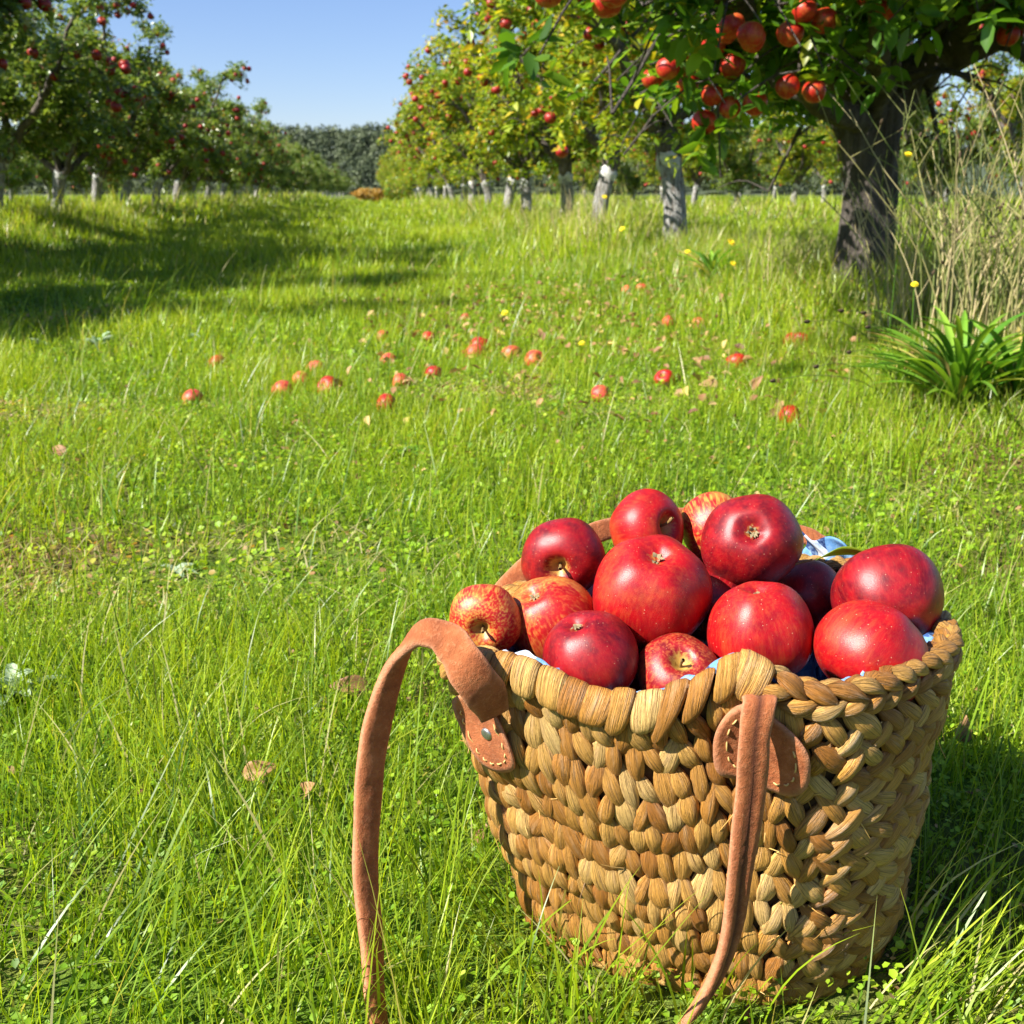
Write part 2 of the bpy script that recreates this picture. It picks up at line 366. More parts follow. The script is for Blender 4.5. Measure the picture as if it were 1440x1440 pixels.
def build_hill():
    xs = np.linspace(-420, 420, 120); ys = np.linspace(425, 760, 60)
    X, Y = np.meshgrid(xs, ys, indexing='ij'); Z = hill_z(X, Y); idx = np.arange(X.size).reshape(X.shape)
    q = np.stack([idx[:-1, :-1], idx[1:, :-1], idx[1:, 1:], idx[:-1, 1:]], -1).reshape(-1, 4)
    tag(mesh_np('hill', np.stack([X, Y, Z], -1).reshape(-1, 3), [q], M['hill']), kind='structure')
    n = 3800
    cx = rng.uniform(-210, 170, n); cy = rng.uniform(436, 560, n); cz = hill_z(cx, cy)
    R = rng.uniform(1.6, 4.2, n); H = 2.5+9*rng.random(n)**2; k = 85
    d = rng.normal(size=(n, k, 3)); d /= np.linalg.norm(d, axis=2)[:, :, None]
    d[:, :, 2] = np.abs(d[:, :, 2])*1.1-.25
    rad = rng.uniform(.6, 1.1, (n, k, 1))
    P = np.stack([cx, cy, cz+H*.62], -1)[:, None] + d*rad*np.stack([R, R, H*.42], -1)[:, None]
    P = P.reshape(-1, 3); m = len(P)
    TV = np.array([[0, -.5, 0], [1, 0, 0], [0, .5, .15]])-np.array([.4, 0, 0])
    nn = d.reshape(-1, 3)+rng.normal(0, .5, (m, 3)); nn /= np.linalg.norm(nn, axis=1)[:, None]
    tone = np.stack([np.repeat(rng.random(n), k)*.8+rng.random(m)*.2, rng.random(m), rng.random(m)], 1)
    V, F, T = scatter(TV, [np.array([[0, 1, 2]])], P, frames_from(nn, rng.uniform(0, 6.28, m)), rng.uniform(.5, 1.1, m), tone)
    tag(mesh_np('forest', V, F, M['forest'], tone=T, smooth=False), 'dark grey green wooded hillside far beyond the end of the grass lane', 'forest', kind='stuff')
build_hill()

# ------------------------------------------------------------------ apples
def apple_mesh(name, mat, seed=0, nu=40, nv=30, tall=.90, lobes=.018, hollow=1.0):
    """radius 1 apple, core along z, stem hollow at +z"""
    r = np.random.default_rng(seed)
    t = np.linspace(0, 1, nv)                      # 0 at stem end, 1 at calyx
    a = t*PI
    rr = np.sin(a)**.80*(1+.09*np.cos(a))          # broad shoulders, narrow bottom
    rr /= rr.max()
    z = np.cos(a)*tall
    z -= .42*hollow*np.exp(-(rr/.24)**2)*(t < .5)*tall
    z += .26*np.exp(-(rr/.24)**2)*(t > .5)*tall
    th = np.linspace(0, 2*PI, nu, endpoint=False)
    ph = r.uniform(0, 6.28, 3)
    lob = 1+lobes*np.cos(5*th+ph[0])[None]*(.3+.9*t[:, None]**2)+.030*np.cos(th+ph[1])[None]+.032*np.cos(2*th+ph[2])[None]
    X = rr[:, None]*lob*np.cos(th); Y = rr[:, None]*lob*np.sin(th)
    Z = np.repeat(z[:, None], nu, 1)*(1+.03*np.cos(th+ph[2]))
    tone = np.stack([np.repeat(th[None]/6.283, nv, 0), np.repeat(1-t[:, None], nu, 1), np.repeat((np.exp(-(rr/.30)**2)*(t < .5)+.55*np.exp(-(rr/.22)**2)*(t > .5))[:, None], nu, 1)], -1)
    b = MB(); b.grid(np.stack([X, Y, Z], -1), tone, cv=True)
    return b.build(name, mat, do_link=False).data
def stem_mesh(seed):
    r = np.random.default_rng(seed); b = MB()
    P = spline([(0, 0, .42), (.02, .01, .62), (.05+r.uniform(-.04, .06), .02, .80), (.10*r.uniform(.4, 1.6), .05, .98)], 10)
    b.grid(tube_grid(P, np.array([.05, .04, .036, .034, .034, .034, .036, .042, .055, .03]), 8), cv=True)
    return b.build('stem', M['stem'], do_link=False).data
def calyx_mesh(seed):
    r = np.random.default_rng(seed); b = MB()
    for i in range(7):
        a = i*6.28/5.6+r.uniform(-.2, .2); c, s = math.cos(a), math.sin(a)
        L = r.uniform(.08, .14); base = np.array([c*.05, s*.05, -.66]); w = np.array([-s, c, 0])*.032
        tip = np.array([c*(.05+L*.8), s*(.05+L*.8), -.66-L*.7]); mid = np.array([c*.07, s*.07, -.66-L*.85])
        b.add([base-w, base+w, mid+w*1.1, mid-w*1.1, tip], [np.array([[0, 1, 2, 3]]), np.array([[3, 2, 4]])])
    # dried centre
    a = np.linspace(0, 2*PI, 10, endpoint=False)
    G = np.array([[[rr*math.cos(x), rr*math.sin(x), zz] for x in a] for rr, zz in ((.07, -.62), (.055, -.68), (.001, -.66))])
    b.grid(G, cv=True)
    return b.build('calyx', M['calyx'], do_link=False, smooth=False).data
STEM = [stem_mesh(i) for i in range(3)]; CALYX = [calyx_mesh(i) for i in range(2)]
def put_part(name, data, parent):
    o = bpy.data.objects.new(name, data); COL.objects.link(o); o.parent = parent; return o
def orient(axis, spin=0.0):
    return Vector(axis).normalized().to_track_quat('Z', 'Y').to_matrix().to_4x4() @ Matrix.Rotation(spin, 4, 'Z')
def view_axis(px, py, v):
    """direction given as (right, up, towards the camera) at that spot"""
    d = ray(px, py).normalized(); back = -d; right = Vector((1, 0, 0)); right = (right-back*right.dot(back)).normalized(); up = back.cross(right)
    return (right*v[0]+up*v[1]+back*v[2]).normalized()

# ------------------------------------------------------------------ the basket
NSE = 2.5
# plan of base and rim (centre x, y, half width, half depth, z)
BC = np.array([.173, .866]); RCn = np.array([.146, .857]); BA = (.146, .120); RA_ = (.201, .138)
HB = .285
_th = np.linspace(-PI, PI, 2001)
# plan outline, relative to the rim's centre: a long face to the left, a corner near the camera, a short face to the right
_PL = np.array([(.200, -.030), (.190, .062), (.125, .120), (.030, .132), (-.070, .110), (-.150, .052), (-.198, -.018), (-.174, -.066), (-.112, -.101), (-.030, -.125), (.045, -.138), (.090, -.140), (.140, -.115), (.180, -.078)])/np.array([.201, .138])
_k = len(_PL); _D = spline(np.vstack([_PL[-3:], _PL, _PL[:4]]), (_k+6)*40+1)[3*40-0:(3+_k)*40]
_an = np.arctan2(_D[:, 1], _D[:, 0]); _o = np.argsort(_an); _D = _D[_o]; _an = _an[_o]
_N = np.roll(_D, -3, 0)-np.roll(_D, 3, 0); _N = _N*np.array([.201, .138]); _N = np.stack([_N[:, 1], -_N[:, 0]], 1)
for _q in range(3): _N = (np.roll(_N, 8, 0)+_N+np.roll(_N, -8, 0))/3
_N /= np.linalg.norm(_N, axis=1)[:, None]
def _per(th, A): return np.interp(th, np.concatenate([[_an[-1]-2*PI], _an, [_an[0]+2*PI]]), np.concatenate([A[-1:], A, A[:1]]))
def _se(th, a, b):
    return a*_per(th, _D[:, 0]), b*_per(th, _D[:, 1])
_x, _y = _se(_th, .18, .138); _L = np.concatenate([[0], np.cumsum(np.hypot(np.diff(_x), np.diff(_y)))]); PER = _L[-1]; _L /= PER
def th_of(u): return np.interp(np.mod(u, 1), _L, _th)
def u_of_deg(deg):
    """u at a plan direction (degrees) from the centre"""
    xx, yy = _se(_th, .18, .138); ang = np.degrees(np.unwrap(np.arctan2(yy, xx))); ang = ang-(360 if ang[0] > 90 else 0); return float(np.interp(deg, ang, _L))
def rim_h(u):
    dg = np.degrees(np.arctan2(*_se(th_of(u), .18, .138)[::-1]))
    d2 = np.mod(dg+170+180, 360)-180
    return HB - .020*np.exp(-(d2/20)**2) + .010*np.exp(-((dg+150)/11)**2) + .022*np.exp(-((dg+84)/10)**2) - .018*np.exp(-((dg+117)/19)**2) + .010*np.exp(-((dg-40)/30)**2)
def S(u, v, off=0.0):
    u = np.asarray(u, float); v = np.asarray(v, float)
    th = th_of(u)
    def P(v):
        vv = np.clip(v, -.2, 1.2); k = vv + .10*np.sin(np.clip(vv, 0, 1)*PI)
        a = BA[0]+(RA_[0]-BA[0])*k; b = BA[1]+(RA_[1]-BA[1])*k
        x, y = _se(th, a, b); return x+BC[0]+(RCn[0]-BC[0])*vv, y+BC[1]+(RCn[1]-BC[1])*vv, vv*rim_h(u)
    x, y, z = P(v)
    # outward normal from the plan and the flare
    nx, ny = _per(th, _N[:, 0]), _per(th, _N[:, 1])
    l = np.hypot(nx, ny)+1e-9; nx, ny = nx/l, ny/l
    wob = .0025*np.sin(u*31+v*5)+.002*np.sin(v*19+u*11)
    n = np.stack([nx*.985, ny*.985, np.full_like(nx, -.17)], -1)
    return np.stack([x, y, z], -1)+n*(np.asarray(off)+wob)[..., None], n
basket = empty('woven_basket', (BC[0], BC[1], 0))
tag(basket, 'brown woven tote basket with leather handles, heaped with red apples in the near grass', 'basket')
BO = Vector((BC[0], BC[1], 0))
def bbuild(mb, name, mat, parent, **k):
    """geometry is in world coordinates; the basket's origin is at its base"""
    for i in range(len(mb.V)): mb.V[i] = mb.V[i]-np.array(BO)
    return mb.build(name, mat, parent, **k)
def lobe(mb, Cc, Lx, Wd, T, nrm, ida, nl=13, na=16, bend=0.0, peak=.45, ridges=5, r=None):
    """plump pointed strand: centre, unit length direction, sizes, outward normal"""
    r = r or random
    t = np.linspace(0, 1, nl); s = np.sin(PI*t**(math.log(.5)/math.log(peak)))**.62
    a = np.linspace(0, 2*PI, na, endpoint=False)
    side = np.cross(nrm, Lx); side /= np.linalg.norm(side)
    ph = r.uniform(0, 6.28); ph2 = r.uniform(0, 6.28)
    prof = 1+.055*np.cos(ridges*2*a+ph)[None]+.04*np.cos(ridges*a*1.0+ph2+3*t[:, None])
    cx = Wd/2*s[:, None]*np.cos(a)[None]*prof; cz = T/2*s[:, None]*np.sin(a)[None]*prof
    ln = ((t-.5)*np.linalg.norm(Lx[:3]))[:, None]
    sway = bend*np.sin(PI*t)[:, None]
    tuck = (-.0035*(2*t-1)**2)[:, None]
    G = Cc+ ln[..., None]*(Lx) + (cx+sway)[..., None]*side + (cz+tuck)[..., None]*nrm
    tone = np.stack([np.full((nl, na), ida), np.repeat((.5+.5*np.cos(a))[None], nl, 0), np.repeat(t[:, None], na, 1)], -1)
    mb.grid(G, tone, cv=True)
def smooth(a, b, x):
    t = np.clip((x-a)/(b-a), 0, 1); return t*t*(3-2*t)
def plan_deg(u):
    xx, yy = _se(th_of(u), .18, .138); return float(np.degrees(np.arctan2(yy, xx)))
def build_basket():
    b = MB(); rows = 11; n = 82
    for i in range(rows):
        ph = .5*(i % 2)+random.uniform(-.1, .1)
        # pairs
        for j in range(n):
            u = (j+ph+random.uniform(-.09, .09))/n
            dg = plan_deg(u % 1)
            s = float(smooth(-80, -52, dg)) if dg > -100 else 0.0
            if dg > 120: s = float(1-smooth(120, 160, dg))
            even = j % 2 == 0
            v = (i+.45+random.uniform(-.06, .06))/rows + s*(.019 if even else -.019)
            wave = .012*math.sin(u*6.28*3+i*.3)*s
            v = v*1.0+wave
            v = v*.93-.005
            if v > .975: continue
            P0, n0 = S(u, v, .004)
            du = S(u+.002, v, .004)[0]-P0; du /= np.linalg.norm(du); dv = S(u, v+.01, .004)[0]-P0; dv /= np.linalg.norm(dv)
            ang = math.radians((102+s*46 if even else 84-s*52)+random.gauss(0, 9))
            d = math.cos(ang)*du+math.sin(ang)*dv
            sz = random.uniform(.82, 1.18)*(1+.12*s)
            Lg = .046*sz; Wd = (.0154 if not s > .5 else .0165)*random.uniform(.8, 1.2)
            lobe(b, P0+n0*random.uniform(-.001, .002), d*1.0, Wd, .0145*random.uniform(.85, 1.1), n0, random.random(), bend=random.uniform(-.002, .002)) if False else _lobe_len(b, P0, d, Lg, Wd, .0098*random.uniform(.8, 1.25), n0+du*random.gauss(0, .18)+dv*random.gauss(0, .12))
    # frayed ends and loose hairs
    for _ in range(130):
        u, v = random.random(), random.uniform(.05, .98); P0, n0 = S(u, v, .006); e = np.array([random.gauss(0, 1), random.gauss(0, 1), random.gauss(0, 1)]); e = e-n0*(e@n0)*.6; e /= np.linalg.norm(e); l = random.uniform(.006, .024)
        q = spline([P0, P0+e*l*.5+n0*.002, P0+e*l+n0*random.uniform(.001, .006)], 5); t = np.zeros((5, 4, 3)); t[..., 0] = random.uniform(.7, 1); t[..., 1] = .4; t[..., 2] = .5
        b.grid(tube_grid(q, np.linspace(.0005, .0002, 5), 4), t, cv=True)
    bbuild(b, 'woven_wall', M['wicker'], basket)
    # rim: wide wraps between the two front handles, a plait everywhere else
    b = MB(); u1, u2 = u_of_deg(-158), u_of_deg(-80)
    k = int((u2-u1)*PER/.0158)
    for j in range(k+1):
        u = u1+(u2-u1)*j/k+random.uniform(-.0015, .0015); h = .0
        wd = .0200*random.uniform(.85, 1.3); ida = random.random()
        P0, n0 = S(u, 1.0, 0); du = S(u+.002, 1.0, 0)[0]-S(u-.002, 1.0, 0)[0]; du /= np.linalg.norm(du)
        up = np.array([0, 0, 1.]); skew = random.uniform(-.40, .0)
        # over-the-edge path: inside, over the top, down the outside to a point
        kk = random.uniform(-.0015, .002); path = [(-.006, -.022), (-.0055, -.008), (-.003, -.001+kk), (.002, .001+kk), (.006, -.003+kk), (.0085, -.011), (.0085, -.018), (.0055, -.022-random.uniform(0, .012))]
        Pp = np.array([P0+n0*a+up*z+du*(-z*skew) for a, z in path]); Pp = spline(Pp, 18)
        t = np.linspace(0, 1, 18); wpro = np.interp(t, [0, .3, .55, .8, .94, 1], [.8, 1, 1, .95, .78, .40])*wd
        Tn = np.gradient(Pp, axis=0); Tn /= np.linalg.norm(Tn, axis=1)[:, None]
        nn = np.cross(du[None], Tn); nn /= np.linalg.norm(nn, axis=1)[:, None]
        if (nn[9]@n0) < 0: nn = -nn
        a = np.linspace(0, 2*PI, 18, endpoint=False); ph = random.uniform(0, 6)
        pr = 1+.05*np.cos(8*a+ph)
        G = Pp[:, None]+(wpro[:, None]/2*(np.sign(np.cos(a))*np.abs(np.cos(a))**.7*pr)[None])[..., None]*du + (.0036*np.minimum(1, wpro/wd*1.5)[:, None]*(np.sin(a)*pr)[None])[..., None]*nn[:, None]
        tone = np.stack([np.full((18, 18), ida), np.repeat((.5+.5*np.cos(a))[None], 18, 0), np.repeat((.1+.8*t)[:, None], 18, 1)], -1)
        b.grid(G, tone, cv=True)
    bbuild(b, 'wrapped_rim', M['wicker'], basket)
    b = MB(); L = 1-(u2-u1); m = int(L*PER/.0165)
    for j in range(m+1):
        for side in (0, 1, 2):
            u = (u2+.004+(L-.008)*(j+side*.33)/m)
            if j == 0 and side == 0: continue
            P0, n0 = S(u, .985, .002); du = S(u+.002, .985)[0]-S(u-.002, .985)[0]; du /= np.linalg.norm(du); up = np.array([0, 0, 1.])
            if side == 0: off, nrm, ang = n0*.004+up*.006, n0*.6+up*.8, -22
            elif side == 1: off, nrm, ang = n0*.006-up*.008, n0, 24
            else: off, nrm, ang = -n0*.006+up*.004, up*.8-n0*.6, 18
            nrm = nrm/np.linalg.norm(nrm); sd = np.cross(nrm, du); a = math.radians(ang+random.gauss(0, 4))
            d = math.cos(a)*du+math.sin(a)*(sd if sd[2] > 0 or side != 1 else -sd)
            _lobe_len(b, P0+off, d, .036*random.uniform(.85, 1.15), .0135, .0105, nrm)
    bbuild(b, 'braided_rim', M['wicker'], basket)
    # inner wall, floor and foot
    U = np.linspace(0, 1, 120, endpoint=False)
    b = MB(); vs = np.linspace(0.0, .965, 14)
    b.grid(np.array([S(U, np.full(120, v), -.001)[0] for v in vs]), cv=True)
    b.grid(np.array([S(U, np.full(120, v), -.006)[0] for v in vs[::-1]]), cv=True)
    P, _ = S(U, np.full(120, .012), -.002); c = P.mean(0)
    b.grid(np.array([c+(P-c)*k for k in (1, .66, .33, .001)]), cv=True)
    bbuild(b, 'inner_wall', M['core'], basket)
    b = MB()
    a = np.linspace(0, 2*PI, 8, endpoint=False)
    P, nn = S(np.linspace(0, 1, 160, endpoint=False), np.full(160, .01), .002)
    zz = np.array([0, 0, 1.])
    G = P[:, None]+(.007*np.cos(a))[None, :, None]*nn[:, None]+(.007*np.sin(a)+.005)[None, :, None]*zz
    tn = np.stack([np.repeat(rng.random(160)[:, None], 8, 1)*.2+.7, np.repeat((.5+.5*np.cos(a))[None], 160, 0), np.repeat(np.mod(np.arange(160)/6, 1)[:, None], 8, 1)], -1)
    b.grid(G, tn, cu=True, cv=True); bbuild(b, 'base_ring', M['wicker'], basket)
    # cloth lining, slumped a little inside the rim with soft folds
    b = MB(); U = np.linspace(0, 1, 360, endpoint=False)
    G = []
    for v, o in ((.25, -.010), (.5, -.011), (.75, -.012), (.88, -.013), (.93, -.0145), (.96, -.0155), (.975, -.0145), (.985, -.012), (.98, -.009), (.96, -.007)):
        fold = .0028*np.sin(U*6.28*37+v*3)+.002*np.sin(U*6.28*61)
        P, nn = S(U, v+.010*np.sin(U*6.28*9+1)*(v > .9)*(1 if v < 1.003 else .6), o+fold*(.4 if v > 1 else 1)); G.append(P)
    b.grid(np.array(G), cv=True); bbuild(b, 'cloth_lining', M['cloth'], basket)
def _lobe_len(b, C, d, Lg, Wd, T, nrm):
    nl, na = 12, 16
    t = np.linspace(0, 1, nl); pk = random.uniform(.46, .60); q = t**(math.log(.5)/math.log(pk)); s = np.sin(PI*np.clip(q, 0, 1))**.92; s[0] = s[-1] = .03
    a = np.linspace(0, 2*PI, na, endpoint=False); side = np.cross(nrm, d); side /= np.linalg.norm(side)
    ph, ph2 = random.uniform(0, 6.28), random.uniform(0, 6.28); bend = random.uniform(-.0018, .0018)
    tw = random.uniform(-.25, .25)
    prof = 1+.07*np.cos(9*a+ph)[None]+.09*np.cos(4*a+ph2+3*t[:, None])+.03*np.cos(2*a+ph)[None]
    A = a[None]+tw*(t[:, None]-.5)
    cx = Wd/2*s[:, None]*np.cos(A)*prof; cz = T/2*s[:, None]*np.sin(A)*prof
    G = C+((t-.5)*Lg)[:, None, None]*d+(cx+bend*np.sin(PI*t)[:, None])[..., None]*side+(cz-(.0045*(2*t-1)**2)[:, None])[..., None]*nrm
    tone = np.stack([np.full((nl, na), random.random()), np.repeat((.5+.5*np.cos(a))[None], nl, 0), np.repeat(t[:, None], na, 1)], -1)
    b.grid(G, tone, cv=True)
build_basket()

# handles -----------------------------------------------------------
def strap_mesh(mb, P, W, T, side, seam=True, n=120, seam_from=0):
    """folded leather band: rounded flat section; side = list of across-directions at the points"""
    k = len(P); P = spline(P, n); P = P+.0007*np.sin(np.linspace(0, 61, n))[:, None]*np.array([1, .4, .3]); sd = spline(side, n); W = np.interp(np.linspace(0, k-1, n), np.arange(k), W)
    T = np.interp(np.linspace(0, k-1, n), np.arange(k), T)
    Tn = np.gradient(P, axis=0); Tn /= np.linalg.norm(Tn, axis=1)[:, None]
    sd = sd-Tn*np.sum(sd*Tn, 1)[:, None]; sd /= np.linalg.norm(sd, axis=1)[:, None]; nn = np.cross(Tn, sd)
    na = 32; a = np.linspace(0, 2*PI, na, endpoint=False)
    ca, sa = np.cos(a), np.sin(a)
    px = np.sign(ca)*np.abs(ca)**.55; pz = np.sign(sa)*np.abs(sa)**.8
    sm = np.clip((np.linspace(0, 1, n)-seam_from)*12, 0, 1)[:, None]*(1 if seam else 0)
    groove = 1-.45*np.exp(-(px/.09)**2)[None]*sm
    rg = rng.normal(0, .012, (n, na))
    W = W*(1+.03*np.sin(np.linspace(0, 47, n))+.02*np.sin(np.linspace(3, 131, n)))
    G = P[:, None]+(W[:, None]/2*(px*(1+0*rg)))[..., None]*sd[:, None]+(T[:, None]/2*(pz[None]*groove)*(1+rg*3))[..., None]*nn[:, None]
    seamv = np.exp(-(px/.07)**2)[None]*sm
    tone = np.stack([np.repeat(seamv, 1, 0), np.repeat((np.abs(px)**8)[None], n, 0), np.repeat(np.linspace(0, 1, n)[:, None], na, 1)], -1)
    mb.grid(G, tone, cv=True)
    for e in (0, n-1):
        ring = G[e]; c = ring.mean(0); mb.grid(np.array([ring, c+(ring-c)*.5, c+(ring-c)*.01]), tone[:3], cv=True)
def tab(parent, uc, vc, w, h, rot, sides=1.0, offc=.013, curl=None, stitch=True, rivet=None):
    """leather pad lying on the woven wall"""
    us = w/PER; b = MB(); n = 44; rings = 7
    a = np.linspace(0, 2*PI, n, endpoint=False)
    def place(x, y, o):
        xr = x*math.cos(rot)-y*math.sin(rot); yr = x*math.sin(rot)+y*math.cos(rot)
        return S(uc+xr/PER, vc+yr/.285, o)
    G = []; tn = []
    cx = np.sign(np.cos(a))*np.abs(np.cos(a))**.75*w/2; cy = np.sign(np.sin(a))*np.abs(np.sin(a))**.75*h/2
    for r_, lay in [(k/rings, 1) for k in range(rings+1)]+[(1.0, 0)]+[(.5, 0), (.01, 0)]:
        r_ = max(r_, .01); x, y = cx*r_, cy*r_
        o = offc+(.0016 if lay else -.0016)-(.0006 if r_ > .95 and lay else 0)
        if curl is not None: o = o+curl(x/w*2, y/h*2)
        P, _ = place(x, y, o); G.append(P); tn.append(np.stack([np.zeros(n), np.full(n, 1.0 if r_ > .93 else 0), np.zeros(n)], -1))
    b.grid(np.array(G), np.array(tn), cv=True)
    t = bbuild(b, 'leather_tab', M['leather'], parent)
    if stitch:
        s = MB()
        for k in range(16):
            if k in stitch_skip: continue
            aa = 2*PI*k/16+np.array([-.13, 0, .13]); x = np.sign(np.cos(aa))*np.abs(np.cos(aa))**.75*w/2*.72; y = np.sign(np.sin(aa))*np.abs(np.sin(aa))**.75*h/2*.76
            o = offc+.0018+np.array([-.0012, .0008, -.0012])
            if curl is not None: o = o+curl(x/w*2, y/h*2)
            P, _ = place(x, y, o); s.grid(tube_grid(spline(P, 6), .0007, 6), cv=True)
        bbuild(s, 'stitching', M['thread'], t)
    if rivet:
        x, y = rivet; P, nrm = place(np.array([x]), np.array([y]), np.array([offc+.0014+(float(curl(x/w*2, y/h*2)) if curl is not None else 0)])); P, nrm = P[0], nrm[0]
        s = MB(); sd = np.cross(nrm, [0, 0, 1.]); sd /= np.linalg.norm(sd); up = np.cross(sd, nrm); aa = np.linspace(0, 2*PI, 18, endpoint=False)
        G = np.array([[P+nrm*z+(sd*math.cos(q)+up*math.sin(q))*rr for q in aa] for rr, z in ((.0052, -.001), (.0054, .0006), (.0048, .0016), (.003, .0022), (.0001, .0024))])
        s.grid(G, cv=True); bbuild(s, 'rivet', M['rivet'], t)
stitch_skip = (2, 3, 4, 5)
def build_handles():
    h1 = MB()
    A = lambda px, py, Y: np.array(at(px, py, Y))
    P = [A(696, 1006, .766), A(683, 978, .752), A(661, 944, .748), A(640, 914, .756), A(619, 893, .768), A(588, 893, .774), A(556, 935, .775), A(534, 1010, .768), A(519, 1090, .76), A(515, 1170, .752), A(516, 1250, .742), A(522, 1330, .728), A(528, 1400, .712), A(545, 1478, .690), A(620, 1560, .655), A(740, 1585, .640), A(860, 1540, .652), A(950, 1455, .683), A(1000, 1385, .700), A(1028, 1310, .704), A(1043, 1220, .702), A(1053, 1130, .698), A(1060, 1060, .694), A(1065, 1010, .694), A(1067, 984, .700), A(1068, 982, .716)]
    X = np.array([1., 0, 0]); D = np.array([0., 1., 0])
    def mixd(*c): v = np.array(c, float); return v/np.linalg.norm(v)
    sd = [mixd(.9, .3, .35), mixd(.85, .3, .45), mixd(.8, .2, .55), mixd(.75, .1, .6), mixd(.6, .55, .5), mixd(.35, .7, .55), mixd(.55, .6, .3), mixd(.75, .5, .2), mixd(.8, .5, .1), mixd(.8, .5, 0), mixd(.7, .6, 0), mixd(.6, .75, 0), mixd(.5, .8, 0), mixd(.4, .8, .3), mixd(-.3, .8, .5), mixd(-.3, .8, .6), mixd(0, .9, .4), mixd(.4, .8, -.2), mixd(.6, .7, -.2), mixd(.8, .5, -.1), mixd(.9, .3, 0), mixd(1, .15, 0), mixd(1, .05, 0), mixd(1, 0, 0), mixd(1, 0, 0), mixd(1, 0, 0)]
    W = [.024, .031, .032, .029, .025, .023, .023, .023, .0225, .022, .021, .020, .019, .018, .018, .018, .018, .018, .018, .019, .021, .022, .0225, .023, .023, .023]
    T = [.003, .003, .004, .006, .009, .010, .010, .010, .010, .010, .010, .010, .009, .009, .009, .009, .009, .009, .009, .009, .008, .0075, .007, .0065, .005, .005]
    strap_mesh(h1, P, W, T, sd, n=260, seam_from=.62)
    f = bbuild(h1, 'handle', M['leather'], basket); f['label'] = 'front leather handle fallen forward onto the grass'
    tab(f, u_of_deg(-156), .785, .038, .074, math.radians(16), curl=lambda x, y: .006*np.clip(y, 0, 1)**2+.004*(x*x), rivet=(.002, -.002))
    tab(f, u_of_deg(-79), .80, .062, .062, math.radians(0), offc=.012, curl=lambda x, y: .006*x*x, rivet=None)
    # the far handle
    h2 = MB()
    P = [A(650, 1010, .86), A(655, 950, .875), A(678, 880, .895), A(712, 826, .925), A(760, 785, .95), A(812, 760, .985), A(862, 742, 1.01), A(940, 728, 1.03), A(1030, 735, 1.04), A(1100, 748, 1.045), A(1140, 756, 1.045), A(1166, 775, 1.04), A(1168, 800, 1.035), A(1150, 850, 1.03)]
    Wn = [.020]*14; Tn = [.006]*14
    sd = [mixd(.2, 1, 0), mixd(.2, 1, .1), mixd(.2, .9, .3), mixd(-.3, .6, .7), mixd(-.3, .6, .7), mixd(-.3, .5, .8), mixd(-.2, .5, .8), mixd(0, .6, .8), mixd(0, .6, .8), mixd(.1, .6, .8), mixd(.4, .6, .6), mixd(.8, .5, .3), mixd(.9, .4, 0), mixd(1, .2, 0)]
    strap_mesh(h2, P, Wn, Tn, sd, seam=False, n=160)
    g = bbuild(h2, 'handle', M['leather'], basket); g['label'] = 'far leather handle lying behind the apples'
    tab(g, u_of_deg(173), .76, .045, .065, 0, stitch=False)
    tab(g, u_of_deg(55), .78, .05, .06, 0, stitch=False)
build_handles()

# apples in the basket ---------------------------------------------
# px, py, radius px, Y, axis (right, up, towards camera), which end is on that axis, skin, tall, label
BA_ = [
 (792, 782, 59, .912, (-.15, -.34, .92), 's', 'a_crimson', .86, 'crimson apple with its stem hollow facing down front, above the left part of the basket'),
 (908, 744, 56, .955, (.66, .12, .62), 's', 'a_red', .84, 'bright red apple with its stem hollow turned right, at the back top of the heap'),
 (1005, 742, 50, .974, (-.2, .5, -.8), 's', 'a_yellow', .9, 'yellow orange apple half hidden at the very back of the basket'),
 (1056, 762, 70, .902, (.04, .27, .95), 'c', 'a_crimson', .88, 'large dark red apple with its blossom end facing the camera, topmost on the right'),
 (918, 830, 83, .847, (.08, .70, .68), 'c', 'a_red', .92, 'biggest red apple, in the middle of the heap with its blossom end upwards'),
 (682, 870, 52, .838, (-.12, -.42, .9), 's', 'a_yellow', .86, 'yellow streaked apple at the left end of the basket, stem hollow in view'),
 (775, 870, 66, .855, (.45, -.6, -.6), 's', 'a_orange', .9, 'orange red apple with a pale yellow top, left of the biggest apple'),
 (828, 921, 70, .793, (.3, -.7, -.5), 's', 'a_crimson', .86, 'dark crimson glossy apple resting on the low front rim'),
 (953, 953, 60, .788, (.13, .50, .86), 's', 'a_star', .88, 'apple with a pale yellow starry stem hollow, low behind the front rim'),
 (1072, 886, 73, .812, (-.06, .90, .42), 'c', 'a_red', .96, 'tall red apple standing upright behind the right handle'),
 (1136, 845, 55, .930, (.2, .5, -.8), 's', 'a_crimson', .9, 'shaded dark red apple wedged deep between two larger apples'),
 (1251, 838, 75, .855, (-.25, .75, -.5), 's', 'a_crimson', .90, 'deep red apple with a hard shadow across its left side, at the right end'),
 (1226, 918, 80, .782, (.55, .70, -.25), 'c', 'a_red', .84, 'glossy bright red apple at the front right corner of the basket'),
 (886, 925, 48, .87, (.3, .5, .5), 'c', 'a_crimson', .9, 'dark red apple almost hidden in the gap under the biggest apple'),
 (1000, 850, 55, .900, (.3, .5, -.5), 'c', 'a_crimson', .9, 'shadowed apple sunk between the biggest apple and the tall upright one'),
]
